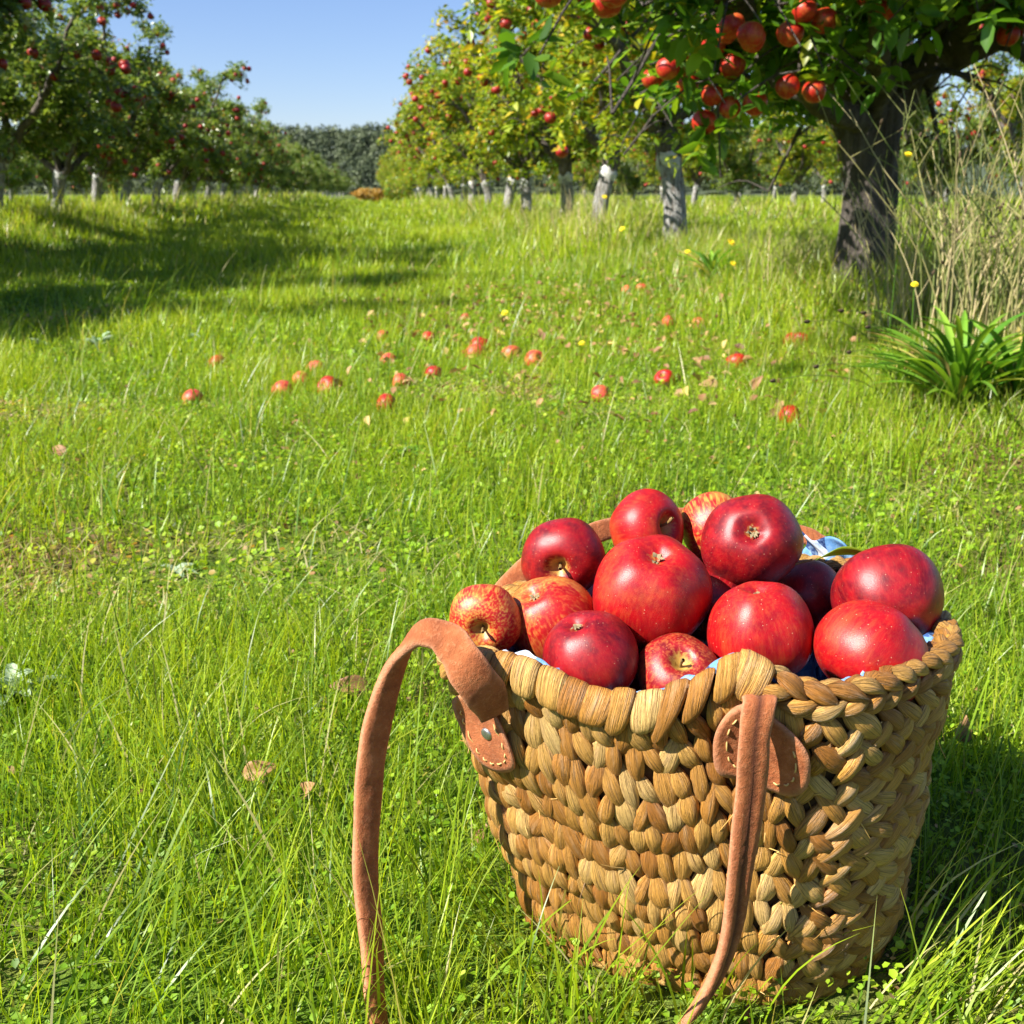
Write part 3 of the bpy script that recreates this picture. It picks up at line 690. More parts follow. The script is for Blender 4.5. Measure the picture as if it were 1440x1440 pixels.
def basket_apples():
    for i, (px, py, rp, Y, ax, end, mt, tall, lab) in enumerate(BA_):
        c = at(px, py, Y); r = rp*Y/ray(px, py).y
        o = bpy.data.objects.new('apple', apple_mesh('apple', M[mt], i+3, 56, 44, tall, lobes=.055 if i in (9, 4, 12) else .035)); COL.objects.link(o)
        A = view_axis(px, py, ax); Mx = orient(A if end == 's' else -A, i*1.3)
        o.matrix_world = Matrix.Translation(c) @ Mx @ Matrix.Scale(r/1.01, 4)
        tag(o, lab, 'apple')
        put_part('stem', STEM[i % 3], o); put_part('calyx', CALYX[i % 2], o)
basket_apples()
def cloth_fold():
    """a corner of the lining pulled up over the back of the rim"""
    b = MB(); n = 22; G = np.zeros((n, n, 3)); o = np.array(at(1176, 800, .965))
    for i in range(n):
        for j in range(n):
            a, c = i/(n-1)-.5, j/(n-1)-.5
            G[i, j] = o+np.array([a*.062+.006*math.sin(c*9), .006*math.sin(a*11+c*5)+.03*a*a, c*.052+.004*math.sin(a*9+1)-.02*a])
    b.grid(G); q = bbuild(b, 'cloth_fold', M['cloth'], basket); m = q.modifiers.new('thickness', 'SOLIDIFY'); m.thickness = .001
cloth_fold()
def leaf_thing(name, label, cat, P, sizeL, wid, axis, nrm, mat, curl=.2, tone=(.6, .5), group=None, stemlen=.2):
    """a single leaf with midrib fold and serrated, wavy edge"""
    b = MB(); n = 17; m = 7; t = np.linspace(0, 1, n); wv = wid/2*np.sin(PI*t**.85)**.8
    ax = Vector(axis).normalized(); nr = Vector(nrm).normalized(); nr = (nr-ax*nr.dot(ax)).normalized(); sd = nr.cross(ax)
    G = np.zeros((n, m, 3)); ph = random.uniform(0, 6)
    for i in range(n):
        for j in range(m):
            s = (j/(m-1)*2-1); up = abs(s)*wv[i]*.45+math.sin(t[i]*9+ph)*.03*sizeL*abs(s)-curl*sizeL*t[i]**2
            G[i, j] = ax*(t[i]*sizeL)+sd*(s*wv[i]*(1+.05*math.sin(i*2.6)))+nr*up
    tn = np.zeros((n, m, 3)); tn[..., 0] = tone[0]; tn[..., 1] = tone[1]; tn[..., 2] = 0
    b.grid(G, tn)
    o = b.build(name, mat); o.location = P
    s = o.modifiers.new('thickness', 'SOLIDIFY'); s.thickness = .0004
    tag(o, label, cat, group)
    if stemlen:
        q = MB(); q.grid(tube_grid(np.array([ax*(-stemlen*sizeL), ax*(-stemlen*.5*sizeL), ax*.02*sizeL]), [.0012, .001, .0009], 6), cv=True); q.build('stalk', M['stem'], o)
    return o
leaf_thing('apple_leaf', 'small curled green apple leaf sticking up between the apples at the back right', 'leaf', at(1146, 786, .885), .060, .020, (.90, -.05, .28), (.1, .38, .9), M['leaf_warm'], .30, (.55, .6), stemlen=.35)

# ------------------------------------------------------------------ trees
LEAF8 = np.array([[0, 0, 0], [.28, .21, .04], [.68, .20, .03], [1, 0, -.10], [.68, -.20, .03], [.28, -.21, .04], [.3, 0, -.03], [.68, 0, -.05]])
LEAF8F = [np.array([[0, 6, 1], [0, 5, 6], [2, 7, 3], [7, 4, 3]]), np.array([[1, 6, 7, 2], [6, 5, 4, 7]])]
LEAF5 = np.array([[0, 0, 0], [.45, .24, .05], [1, 0, -.08], [.45, -.24, .05], [.45, 0, -.03]])
LEAF5F = [np.array([[0, 4, 1], [0, 3, 4], [1, 4, 2], [4, 3, 2]])]
def grow(seed, limbs, R, H, low, nsub=6, ntw=6):
    """limbs: list of polylines (root to tip). returns tubes and twig points"""
    r = np.random.default_rng(seed); tubes = []; pts = []
    for P, r0, r1 in limbs:
        Pn = spline(P, 14); Pn[1:] += r.normal(0, .018, (13, 3)); tubes.append((Pn, np.linspace(r0, r1, 14), 9))
        for k in range(nsub):
            i = int(3+k*10/nsub+r.integers(0, 2)); i = min(i, 13); b = Pn[i]
            d = np.array([r.normal(), r.normal(), r.normal(.25, .5)]); d /= np.linalg.norm(d)
            out = np.array([b[0], b[1], 0]); out /= np.linalg.norm(out)+1e-6
            d = d+out*.5; d /= np.linalg.norm(d); L = r.uniform(.45, .95)*min(1, R/1.4)
            mid = b+d*L*.55+np.array([0, 0, .10]); tip = b+d*L+np.array([0, 0, r.uniform(-.30, .15)])
            tip[2] = np.clip(tip[2], low, H); h = np.hypot(tip[0], tip[1])
            if h > R: tip[:2] *= R/h
            Q = spline([b, mid, tip], 9); tubes.append((Q, np.linspace(max(r1*.8, .012), .006, 9), 6))
            for m in range(ntw):
                j = r.integers(2, 9); c = Q[j]; e = r.normal(size=3); e[2] = e[2]*.7+.1; e /= np.linalg.norm(e); l = r.uniform(.18, .48)
                t2 = c+e*l; t2[2] = max(t2[2]-.08*r.random(), low-.05)
                tq = spline([c, c+e*l*.5+[0, 0, .03], t2], 6); tubes.append((tq, np.linspace(.005, .0025, 6), 4))
                pts.append(tq[1:])
            pts.append(Q[3:])
        pts.append(Pn[9:])
    return tubes, np.concatenate(pts)
def crown_arrays(seed, pts, nspur, per, size, lf, ff, jit=.05, warm=0.0):
    r = np.random.default_rng(seed)
    idx = r.integers(0, len(pts), nspur); C = pts[idx]+r.normal(0, jit, (nspur, 3))
    P = np.repeat(C, per, 0); n = len(P)
    az = r.uniform(0, 2*PI, n); el = r.normal(-.15, .55, n)
    d = np.stack([np.cos(az)*np.cos(el), np.sin(az)*np.cos(el), np.sin(el)], 1)
    P = P+d*.012+r.normal(0, .02, (n, 3))
    up = np.array([[0, 0, 1.]])+r.normal(0, .45, (n, 3)); up -= d*np.sum(up*d, 1)[:, None]; up /= np.linalg.norm(up, axis=1)[:, None]
    Y = np.cross(up, d); Mx = np.stack([d, Y, up], -1)
    sp = np.repeat(r.random(nspur), per)
    tone = np.clip(np.stack([.55*sp+.45*r.random(n)+warm, r.random(n), r.random(n)], 1), 0, 1)
    return scatter(lf, ff, P, Mx, size*r.uniform(.65, 1.15, n), tone)
AP_LOW = [apple_mesh('apple', M['a_tree'], s, 18, 13, .92) for s in (1, 2, 3)]
AP_MID = [apple_mesh('apple', M['a_near'], s, 28, 20, .92) for s in (4, 5, 6)]
def trunk_tube(P, R, n=14, seed=0):
    G = tube_grid(P, R, n, ref=(1, 0, 0)); r = np.random.default_rng(seed); a = np.linspace(0, 2*PI, n, endpoint=False)
    k = 1+.10*np.cos(3*a+r.uniform(0, 6))[None]+.07*np.cos(5*a+r.uniform(0, 6)+np.arange(len(P))[:, None]*.25)+r.normal(0, .02, (len(P), n))
    c = G.mean(1, keepdims=True); return c+(G-c)*k[..., None]
def make_tree(seed, H=2.75, R=1.5, leafmat='leaf_warm', bark='bark_paint', nspur=2300, per=6, size=.088, napple=70, lf=(LEAF5, LEAF5F), tr=.085, fork=.62, lowc=.55, warm=0, lean=(0, 0)):
    r = np.random.default_rng(seed)
    top = np.array([lean[0], lean[1], fork])
    Pt = spline([(0, 0, -.12), (lean[0]*.2+.01, 0, fork*.35), (lean[0]*.6, lean[1]*.5, fork*.7), top], 14)
    Rt = tr*np.interp(np.linspace(0, 1, 14), [0, .2, .5, .85, 1], [1.5, 1.15, 1.0, 1.12, 1.1])
    tm = MB(); tm.grid(trunk_tube(Pt, Rt, 16, seed), cv=True)
    limbs = []; k = 5; a0 = r.uniform(0, 6.28)
    for i in range(k):
        a = a0+i*2*PI/k+r.normal(0, .25); rad = R*r.uniform(.55, .8); z1 = H*r.uniform(.62, .9)
        if i == 0: rad = R*.2; z1 = H*.93
        c, s = math.cos(a), math.sin(a)
        limbs.append(([top-[0, 0, .08], top+[c*rad*.35, s*rad*.35, (z1-fork)*.22], top+[c*rad*.75, s*rad*.75, (z1-fork)*.62], [top[0]+c*rad, top[1]+s*rad, z1]], tr*.62, .016))
    tubes, pts = grow(seed, limbs, R, H, lowc, 7, 6)
    for P, rr, n in tubes: tm.grid(tube_grid(P, rr, n), cv=True)
    root = bpy.data.objects.new('apple_tree', None); COL.objects.link(root)
    t = tm.build('trunk', M[bark], root)
    if bark == 'bark_paint':
        q = np.linspace(0, 1, 7); Pb = np.array([[np.interp(z, Pt[:, 2], Pt[:, i]) for i in range(3)] for z in .52+.11*q]); Rb = np.array([np.interp(z, Pt[:, 2], Rt) for z in .52+.11*q])
        G = tube_grid(Pb, Rb*(.97+.15*np.sin(q*3.14)**.6+.02*np.sin(q*11)), 20, ref=(1, 0, 0)); G = G+r.normal(0, .003, G.shape); aa = np.linspace(0, 6.283, 20, endpoint=False); G[..., 2] += (.018*np.sin(aa*2+r.uniform(0, 6))+.010*np.sin(aa*5))[None]; bb = MB(); bb.grid(G, cv=True); bb.grid(G*[1.0, 1.0, 1]*np.array([.97, .97, 1]), cv=True); bb.build('trunk_band', M['band'], root)
    V, F, T = crown_arrays(seed, pts, nspur, per, size, *lf, warm=warm)
    mesh_np('crown', V, F, M[leafmat], root, tone=T, smooth=False)
    wt = np.hypot(pts[:, 0], pts[:, 1])**2+.15; ai = r.choice(len(pts), napple, replace=False, p=wt/wt.sum()); meshes = AP_LOW
    for j, i in enumerate(ai):
        o = bpy.data.objects.new('apple', meshes[j % 3]); COL.objects.link(o); o.parent = root
        p = pts[i]+np.array([r.normal(0, .04), r.normal(0, .04), -.07])*[1, 1, 1]; p[:2] *= 1.05; o.location = p
        s = r.uniform(.037, .052); o.scale = (s, s, s); o.rotation_euler = (r.normal(0, .35), r.normal(0, .35), r.uniform(0, 6))
    return root
def copy_tree(src, keep=1.0, r=None):
    c = src.copy(); COL.objects.link(c)
    for ch in list(src.children):
        if ch.name.startswith('apple') and r is not None and r.random() > keep: continue
        d = ch.copy(); COL.objects.link(d); d.parent = c
    return c
def ordinal(n): return ['first', 'second', 'third', 'fourth', 'fifth', 'sixth', 'seventh', 'eighth', 'ninth', 'tenth', 'eleventh', 'twelfth', 'thirteenth', 'fourteenth', 'fifteenth', 'sixteenth', 'seventeenth', 'eighteenth', 'nineteenth', 'twentieth', 'twenty first', 'twenty second', 'twenty third', 'twenty fourth', 'twenty fifth', 'twenty sixth', 'twenty seventh', 'twenty eighth', 'twenty ninth', 'thirtieth', 'thirty first', 'thirty second', 'thirty third', 'thirty fourth', 'thirty fifth', 'thirty sixth'][n]
PROT = {}
def place_tree(kind, lat, al, rz, sc, label, group, keep=1.0, zs=1.0):
    x, y = xy_of(lat, al); pr, used = PROT[kind]
    t = pr if not used else copy_tree(pr, keep, np.random.default_rng(int(al*100) % 9999))
    PROT[kind] = (pr, True)
    t.location = (x, y, gz(x, y)); t.rotation_euler = (0, 0, rz); t.scale = (sc, sc, sc*zs)
    tag(t, label, 'tree', group); return t
for i in range(3): PROT['w%d' % i] = (make_tree(11+i, H=3.3, R=1.75, lowc=.78, fork=.80, tr=.074, lean=((.12, .05), (-.10, .08), (.03, -.14))[i], leafmat='leaf_warm', warm=.10, napple=100), False)
for i in range(3): PROT['d%d' % i] = (make_tree(31+i, H=2.85, R=1.9, lowc=.35, leafmat='leaf_dark', tr=.076, lean=((.10, -.06), (-.08, .10), (.14, .02))[i], warm=.05, napple=100, nspur=3700), False)
def al_for(px, lat): return abs(lat)*1621/abs(px-525)*1.0
def plant_rows():
    rr = np.random.default_rng(5)
    # right-hand row beyond the near tree
    als = [8.4, 11.5, 14.1, 17.0, 20.0, 23.3, 26.5, 30, 33.5, 37, 41, 45, 50, 55, 60, 66, 72, 79, 87, 96, 107, 120, 135, 152, 172]
    for i, al in enumerate(als):
        place_tree('w%d' % (i % 3), 2.3+rr.normal(0, .06), al, 2.1+i*1.9, rr.uniform(.98, 1.08), '%s tree from the camera in the right-hand row, yellow green with red apples' % ordinal(i+1), 'apple trees along the right-hand row', keep=.9 if i < 7 else (.5 if i < 13 else .1))
    # left-hand row, seen from its shaded side
    als = [6.6, 9.0, 11.3, 14.4, 17.0, 19.6, 22.3, 24.8, 27.5, 30.2, 33, 36, 39, 42, 45.5, 49, 53, 57, 61, 65, 69, 74, 79, 85, 92, 100, 109, 119, 131, 145, 161, 180]
    for i, al in enumerate(als):
        place_tree('d%d' % (i % 3), -4.6+rr.normal(0, .06), al, .6+i*2.3, rr.uniform(.94, 1.04)*(1.22 if i <= 3 else 1), '%s tree from the camera in the left-hand row, leaves coloured as in shade' % ordinal(i), 'apple trees along the left-hand row', keep=.9 if i < 8 else (.5 if i < 16 else .1))
    als = [15.2, 18.2, 21.5, 25, 28.5, 32, 36, 40, 45, 50, 56]
    for i, al in enumerate(als):
        place_tree(('w0', 'd1', 'w2')[i % 3], 9.2+rr.normal(0, .1), al, i*1.7, rr.uniform(.85, .98), '%s tree of the next row right, low beyond the near trunk' % ordinal(i), 'apple trees of the second row on the right', keep=.7)
    als = [27, 31, 35.5, 40, 45, 50, 56]
    for i, al in enumerate(als):
        place_tree(('w1', 'w0', 'd2')[i % 3], 16.1+rr.normal(0, .1), al, i*2.7, rr.uniform(.85, .98), '%s tree of the farthest row on the right, pale and small' % ordinal(i), 'apple trees of the third row on the right', keep=.4)
    als = [26, 30, 34, 38.5, 43, 48]
    for i, al in enumerate(als):
        place_tree(('d0', 'd1', 'd2')[i % 3], -11.5+rr.normal(0, .1), al, i*2.2, rr.uniform(.8, .9), '%s tree of the row behind the left-hand row, glimpsed between its trunks' % ordinal(i), 'apple trees of the second row on the left', keep=.3)
# the near tree: limbs and hanging fruit laid out where the photograph has them
def near_tree():
    base = xy_of(2.3, 5.1); base = np.array([base[0]+.0, base[1], 0.]); base[2] = gz(base[0], base[1])
    root = empty('apple_tree', tuple(base)); tag(root, 'big old apple tree with thick dark trunk, nearest on the right, boughs overhanging', 'tree')
    A = lambda px, py, Y: np.array(at(px, py, Y))-base
    tm = MB()
    Pt = spline([A(1204, 420, 5.1)*[1, 1, 1]+[0, 0, -.05], A(1212, 350, 5.1), A(1222, 270, 5.1), A(1222, 200, 5.1), A(1228, 150, 5.12)], 18)
    tm.grid(trunk_tube(Pt, np.interp(np.linspace(0, 1, 18), [0, .15, .5, .8, 1], [.175, .130, .112, .128, .140]), 20, 3), cv=True)
    F = A(1222, 175, 5.1)
    limbs = [
     ([F, A(1275, 120, 5.1), A(1335, 70, 5.0), A(1420, 45, 4.9), A(1560, -30, 4.8)], .105, .035),
     ([F, A(1190, 120, 5.0), A(1165, 60, 4.9), A(1130, -40, 4.7), A(1080, -200, 4.5)], .085, .03),
     ([F, A(1160, 150, 4.7), A(1080, 60, 4.2), A(1010, -30, 3.8), A(930, -60, 3.5), A(840, -60, 3.3)], .06, .015),
     ([F, A(1250, 110, 5.3), A(1280, 20, 5.5), A(1300, -120, 5.6), A(1330, -260, 5.7)], .08, .03),
     ([F, A(1150, 150, 5.2), A(1070, 90, 5.3), A(1000, 20, 5.2), A(900, -60, 5.0)], .05, .016),
     ([A(1335, 70, 5.0), A(1380, 0, 4.6), A(1430, -60, 4.2), A(1500, -120, 3.9)], .06, .02),
     ([F, A(1240, 120, 4.8), A(1230, 10, 4.2), A(1220, -90, 3.8), A(1180, -160, 3.5)], .06, .02),
    ]
    tubes, pts = grow(77, limbs, 2.3, 3.4, .2, 7, 6)
    for P, rr_, n in tubes: tm.grid(tube_grid(P, rr_, n), cv=True)
    # keep what hangs in the lower picture to where the photograph has it
    W = pts+base; vz = W[:, 2]-CAMH; py = 720-FPX*np.tan(np.arctan2(vz, W[:, 1])+TILT); px = 720+W[:, 0]/(W[:, 1]*CT-vz*ST)*FPX
    lowlim = np.interp(px, [700, 780, 880, 960, 1100, 1180, 1290, 1330, 1500], [-60, -15, 60, 120, 175, 120, 20, 20, 40])
    keep = (py < lowlim+rng.normal(0, 15, len(py))) & ((W[:, 1] > 2.9))
    pts = pts[keep]
    # sprays of twigs with the apple clusters
    cl = [(1092, 36, 3.7, 7, .09), (1122, 128, 3.9, 2, .05), (1006, 150, 4.0, 4, .06), (966, 66, 3.9, 2, .05), (832, 2, 3.3, 3, .06), (1040, 70, 4.0, 2, .05), (960, 120, 4.2, 2, .05), (1180, -12, 4.2, 2, .05), (1240, -8, 4.1, 2, .05)]
    r = np.random.default_rng(9); extra = []; fruit = []
    for (cx, cy, Y, n, sp) in cl:
        c = A(cx, cy, Y); top = A(cx+r.uniform(-30, 60), cy-150, Y+.25)
        tq = spline([top, (top+c)/2+[0, 0, .05], c+[0, 0, .06]], 10); tm.grid(tube_grid(tq, np.linspace(.013, .005, 10), 6), cv=True)
        for k in range(5):
            e = r.normal(size=3)*[1, .7, .6]; e /= np.linalg.norm(e); q = spline([tq[5+k], tq[5+k]+e*.12, tq[5+k]+e*.26-[0, 0, .05]], 6); tm.grid(tube_grid(q, np.linspace(.005, .003, 6), 5), cv=True); extra.append(q)
        extra.append(tq[2:8]); extra.append(tq[2:8])
        got = []
        for k in range(n):
            for _ in range(60):
                p = c+r.normal(size=3)*[sp, sp*.5, sp*.7]
                if all(np.linalg.norm(p-g) > .070 for g in got): break
            got.append(p)
        fruit += got
    ex = np.concatenate(extra)
    tm.build('trunk', M['bark_near'], root)
    # the fruit hangs in the open: no leaves between it and the lane or the sun
    def clear(Q, rad):
        k = np.ones(len(Q), bool)
        for (cx, cy, Y, n, sp) in cl[:3]+cl[4:5]:
            c = A(cx, cy, Y)
            for d, rr_ in ((np.array(SUN), rad*1.15), (-(c+base-np.array([0, 0, CAMH])), rad)):
                d = d/np.linalg.norm(d); w_ = Q-c; tt = w_@d; dist = np.linalg.norm(w_-tt[:, None]*d, axis=1); k &= ~((tt > .02) & (dist < rr_+sp*.6))
        return k
    pts = pts[clear(pts, .13)]; ex = ex[clear(ex, .07)]
    V, Fc, T = crown_arrays(5, pts, 2500, 6, .085, LEAF8, LEAF8F, jit=.05, warm=-.02)
    V2, F2, T2 = crown_arrays(6, ex, 270, 6, .085, LEAF8, LEAF8F, jit=.05, warm=.0)
    Fm = [np.concatenate([a, b+len(V)]) for a, b in zip(Fc, F2)]
    mesh_np('crown', np.concatenate([V, V2]), Fm, M['leaf_near'], root, tone=np.concatenate([T, T2]), smooth=False)
    more = pts[r.choice(np.flatnonzero((pts[:, 2] > 2.3) | (pts[:, 0] > .2)), 30, replace=False)]+r.normal(0, .03, (30, 3))-[0, 0, .06]
    for j, p in enumerate(list(fruit)+list(more)):
        o = bpy.data.objects.new('apple', AP_MID[j % 3]); COL.objects.link(o); o.parent = root; o.location = p
        s = r.uniform(.038, .045); o.scale = (s, s, s); o.rotation_euler = (r.normal(0, .3), r.normal(0, .3), r.uniform(0, 6))
M['bark_near'] = mat_bark('old apple bark', False, .06)
near_tree(); plant_rows()

# ------------------------------------------------------------------ grass
def blades(mb_list, P, h, wd, lean, az, curve, tone, segs=3):
    """thin bent blades; P (n,3)"""
    n = len(P); t = np.linspace(0, 1, segs+1)
    d = np.stack([np.cos(az), np.sin(az), np.zeros(n)], 1)
    fa = az+PI/2+rng.normal(0, .7, n); sd = np.stack([np.cos(fa), np.sin(fa), np.zeros(n)], 1)
    rows = []; tn = []
    for k, tt in enumerate(t):
        c = P+d*(h*(lean*tt+curve*tt**2))[:, None]+np.array([0, 0, 1.])*(h*tt*np.sqrt(np.clip(1-(lean+curve*tt)**2*.5, .15, 1)))[:, None]
        ww = wd*(1-tt**2.2)/2 if k < segs else None
        tv = tone.copy(); tv[:, 2] = tt
        if ww is None: rows.append(c[:, None]); tn.append(tv[:, None])
        else: rows.append(np.stack([c-sd*ww[:, None], c+sd*ww[:, None]], 1)); tn.append(np.stack([tv, tv], 1))
    V = np.concatenate(rows, 1); k = V.shape[1]; base = (np.arange(n)*k)[:, None]
    Q = [np.array([2*i, 2*i+1, 2*i+3, 2*i+2]) for i in range(segs-1)]
    q = np.concatenate([base+x[None] for x in Q]) if Q else np.zeros((0, 4), int)
    tr = base+np.array([[2*segs-2, 2*segs-1, 2*segs]])
    mb_list.append((V.reshape(-1, 3), q, tr, np.concatenate(tn, 1).reshape(-1, 3)))
def merge(lst, name, mat):
    off = 0; Vs, Qs, Ts, Tn = [], [], [], []
    for V, q, t, tn in lst:
        Vs.append(V); Qs.append(q+off); Ts.append(t+off); Tn.append(tn); off += len(V)
    return mesh_np(name, np.concatenate(Vs), [np.concatenate(Qs), np.concatenate(Ts)], mat, tone=np.concatenate(Tn), smooth=False)
def vnoise(x, y, f, seed=0):
    r = np.random.default_rng(seed); z = 0
    for k in range(5):
        a = r.uniform(0, 6.28); ff = f*r.uniform(.6, 1.7); z = z+np.sin((x*math.cos(a)+y*math.sin(a))*ff+r.uniform(0, 6.28))
    return z/5
def in_base(x, y, m=.012):
    dx, dy = (x-BC[0])/(BA[0]+m), (y-BC[1])/(BA[1]+m); th = np.arctan2(dy, dx); qx, qy = _se(th, 1, 1)
    return np.hypot(dx, dy) < np.hypot(qx, qy)
def wedge(y0, y1, dens, margin=.5):
    A = .5*(y1**2-y0**2)*1.0*1.0+margin*2*(y1-y0); n = int(A*dens)
    y = np.sqrt(rng.uniform(y0**2, y1**2, int(n*1.3))); x = rng.uniform(-1, 1, len(y))*(.5*y+margin)
    k = rng.random(len(y)) < (.5*y+margin)/(.5*y1+margin)*y1/np.maximum(y, .3)*1.0
    return x[k][:n], y[k][:n]
def build_grass():
    L = []
    def layer(y0, y1, dens, wd, h0, seg, margin=.5, hs=.35):
        x, y = wedge(y0, y1, dens, margin); k = ~in_base(x, y); x, y = x[k], y[k]; n = len(x)
        bare = np.clip(vnoise(x, y, 3.1, 77)*2-.30, 0, 1)*(x < .15)+.8*np.clip(vnoise(x, y, 5.3, 78)*2-.55, 0, 1); k = (rng.random(len(x)) > .8*bare) | (y > 4.5); x, y = x[k], y[k]; n = len(x)
        cl = vnoise(x, y, 9, 3); big = vnoise(x, y, 1.3, 4)
        # clumping
        x = x+.02*np.sin(y*40+x*13)*(y < 4); y = y+.015*np.sin(x*37)*(y < 4)
        lat = lat_of(x, y)
        tall = np.exp(-((lat-2.3)/.8)**2)+np.exp(-((lat+4.6)/.9)**2)+np.exp(-((lat-9.2)/1.2)**2)
        h = h0*np.exp(rng.normal(0, hs, n))*(1+.45*cl+.25*big)*(1+1.1*tall*(y > 2.5))
        h *= np.where((y < 1.6) & (x < -.05), 1.15+.5*np.clip(vnoise(x, y, 5, 9), -.3, 1), 1)
        h *= np.where(y < 4, 1-.35*np.clip(vnoise(x, y, 3.1, 77)*2-.3, 0, 1), 1)
        h = np.clip(h, .012, .6)
        z = ground_z(x, y)-.004
        tone = np.stack([np.clip(.50+.34*big+.26*cl+rng.normal(0, .22, n)+.04*tall, 0, .905), rng.random(n), np.zeros(n)], 1)
        dry = rng.random(n) < (.025+.30*tall*(y > 2.5)); tone[dry, 0] = rng.uniform(.93, 1, dry.sum())
        az = rng.uniform(0, 2*PI, n)+0; lean = np.abs(rng.normal(0, .28, n)); cur = np.abs(rng.normal(.15, .25, n))
        # blades next to the basket bend away from it
        dx, dy = x-BC[0], y-BC[1]; near = in_base(x, y, .07); az[near] = np.arctan2(dy, dx)[near]+rng.normal(0, .4, near.sum()); lean[near] += .22
        h[near] = np.minimum(h[near], .11)
        blades(L, np.stack([x, y, z], 1), h, wd*rng.uniform(.6, 1.35, n), np.clip(lean, 0, .9), az, np.clip(cur, 0, .9), tone, seg)
    layer(.33, 1.7, 16500, .0018, .045, 4, .35)
    layer(1.7, 4.2, 8200, .0025, .048, 3, .5)
    layer(4.2, 9, 2900, .0046, .058, 3, .8)
    layer(9, 20, 620, .011, .085, 2, 1.5)
    layer(20, 45, 130, .024, .11, 2, 3)
    layer(45, 95, 22, .06, .16, 2, 5)
    # long thin blades standing out of the sward
    for (y0, y1, d, w, hh) in ((.42, 1.5, 800, .0024, .12), (1.5, 5, 260, .0028, .14), (5, 12, 60, .005, .2)):
        x, y = wedge(y0, y1, d, .3); k = ~in_base(x, y, .02); x, y = x[k], y[k]; n = len(x)
        wgt = .45+.8*np.clip(vnoise(x, y, 4, 8)+.2, 0, 1)+(x < 0)*.4; k = rng.random(n) < wgt; x, y = x[k], y[k]; n = len(x)
        tone = np.stack([np.clip(rng.normal(.2, .16, n), 0, .9), rng.random(n), np.zeros(n)], 1); dry = rng.random(n) < .10; tone[dry, 0] = rng.uniform(.93, 1, dry.sum())
        az = rng.normal(.5, 1.3, n); near = in_base(x, y, .10); dx, dy = x-BC[0], y-BC[1]; az[near] = np.arctan2(dy, dx)[near]+rng.normal(0, .6, near.sum())
        le = np.abs(rng.normal(.25, .25, n)); h = hh*rng.uniform(.5, 1.5, n); h[near & (y < .8)] *= .72
        blades(L, np.stack([x, y, ground_z(x, y)-.004], 1), h, w*rng.uniform(.6, 1.2, n), np.clip(le, 0, .9), az, np.abs(rng.normal(.3, .25, n)), tone, 6)
    # matted dead straw lying in the thin patches
    x, y = wedge(.33, 4.5, 2600, .3); bare = np.clip(vnoise(x, y, 3.1, 77)*2-.30, 0, 1)*(x < .15)+.8*np.clip(vnoise(x, y, 5.3, 78)*2-.55, 0, 1); k = (rng.random(len(x)) < .03+bare) & ~in_base(x, y, .005); x, y = x[k], y[k]; n = len(x)
    tone = np.stack([rng.uniform(.925, 1, n), rng.random(n)*.8, np.zeros(n)], 1)
    blades(L, np.stack([x, y, ground_z(x, y)+rng.uniform(.001, .014, n)], 1), rng.uniform(.02, .06, n), .0022*rng.uniform(.6, 1.6, n), rng.uniform(.9, 1.15, n), rng.uniform(0, 6.28, n), rng.uniform(.1, .3, n), tone, 3)
    # tall single blades in front of the basket, and the wind-laid tuft at the lower right
    def some(px0, px1, py0, py1, n, h0, h1, az0, azs, l0, c0, w, t0, t1):
        g = [on_ground(rng.uniform(px0, px1), rng.uniform(py0, py1)) for _ in range(n)]; g = np.array([tuple(p) for p in g]); k = ~in_base(g[:, 0], g[:, 1], .004); g = g[k]; n = len(g)
        tone = np.stack([rng.uniform(t0, t1, n), rng.random(n), np.zeros(n)], 1); dry = rng.random(n) < .12; tone[dry, 0] = rng.uniform(.94, 1, dry.sum())
        blades(L, g-[0, 0, .004], rng.uniform(h0, h1, n), w*rng.uniform(.7, 1.3, n), np.abs(rng.normal(l0, .12, n)), rng.normal(az0, azs, n), np.abs(rng.normal(c0, .15, n)), tone, 7)
    some(720, 1080, 1330, 1480, 46, .07, .16, -1.2, .9, .12, .25, .0028, .2, .8)
    some(1200, 1500, 1405, 1520, 90, .08, .15, .40, .35, .80, .30, .0022, .15, .85)
    some(1240, 1470, 1340, 1420, 26, .08, .16, .75, .35, .50, .35, .0024, .3, .9)
    some(-20, 360, 1300, 1500, 60, .08, .16, .6, .5, .45, .4, .0026, .05, .5)
    some(100, 520, 900, 1300, 75, .09, .17, 2.4, .5, .40, .35, .0026, .0, .4)
    o = merge(L, 'grass', M['grass']); tag(o, 'bright green long and short grass covering the lane between the tree rows', 'grass', kind='stuff')
    # low clover and moss leaves between the blades
    Vs = []; off = 0; Fs = []; Ts = []
    hexa = np.array([[0, 0, 0], [.5, .45, .12], [1, .25, .05], [1, -.25, .05], [.5, -.45, .12]]); hf = [np.array([[0, 4, 3], [0, 3, 2], [0, 2, 1]])]
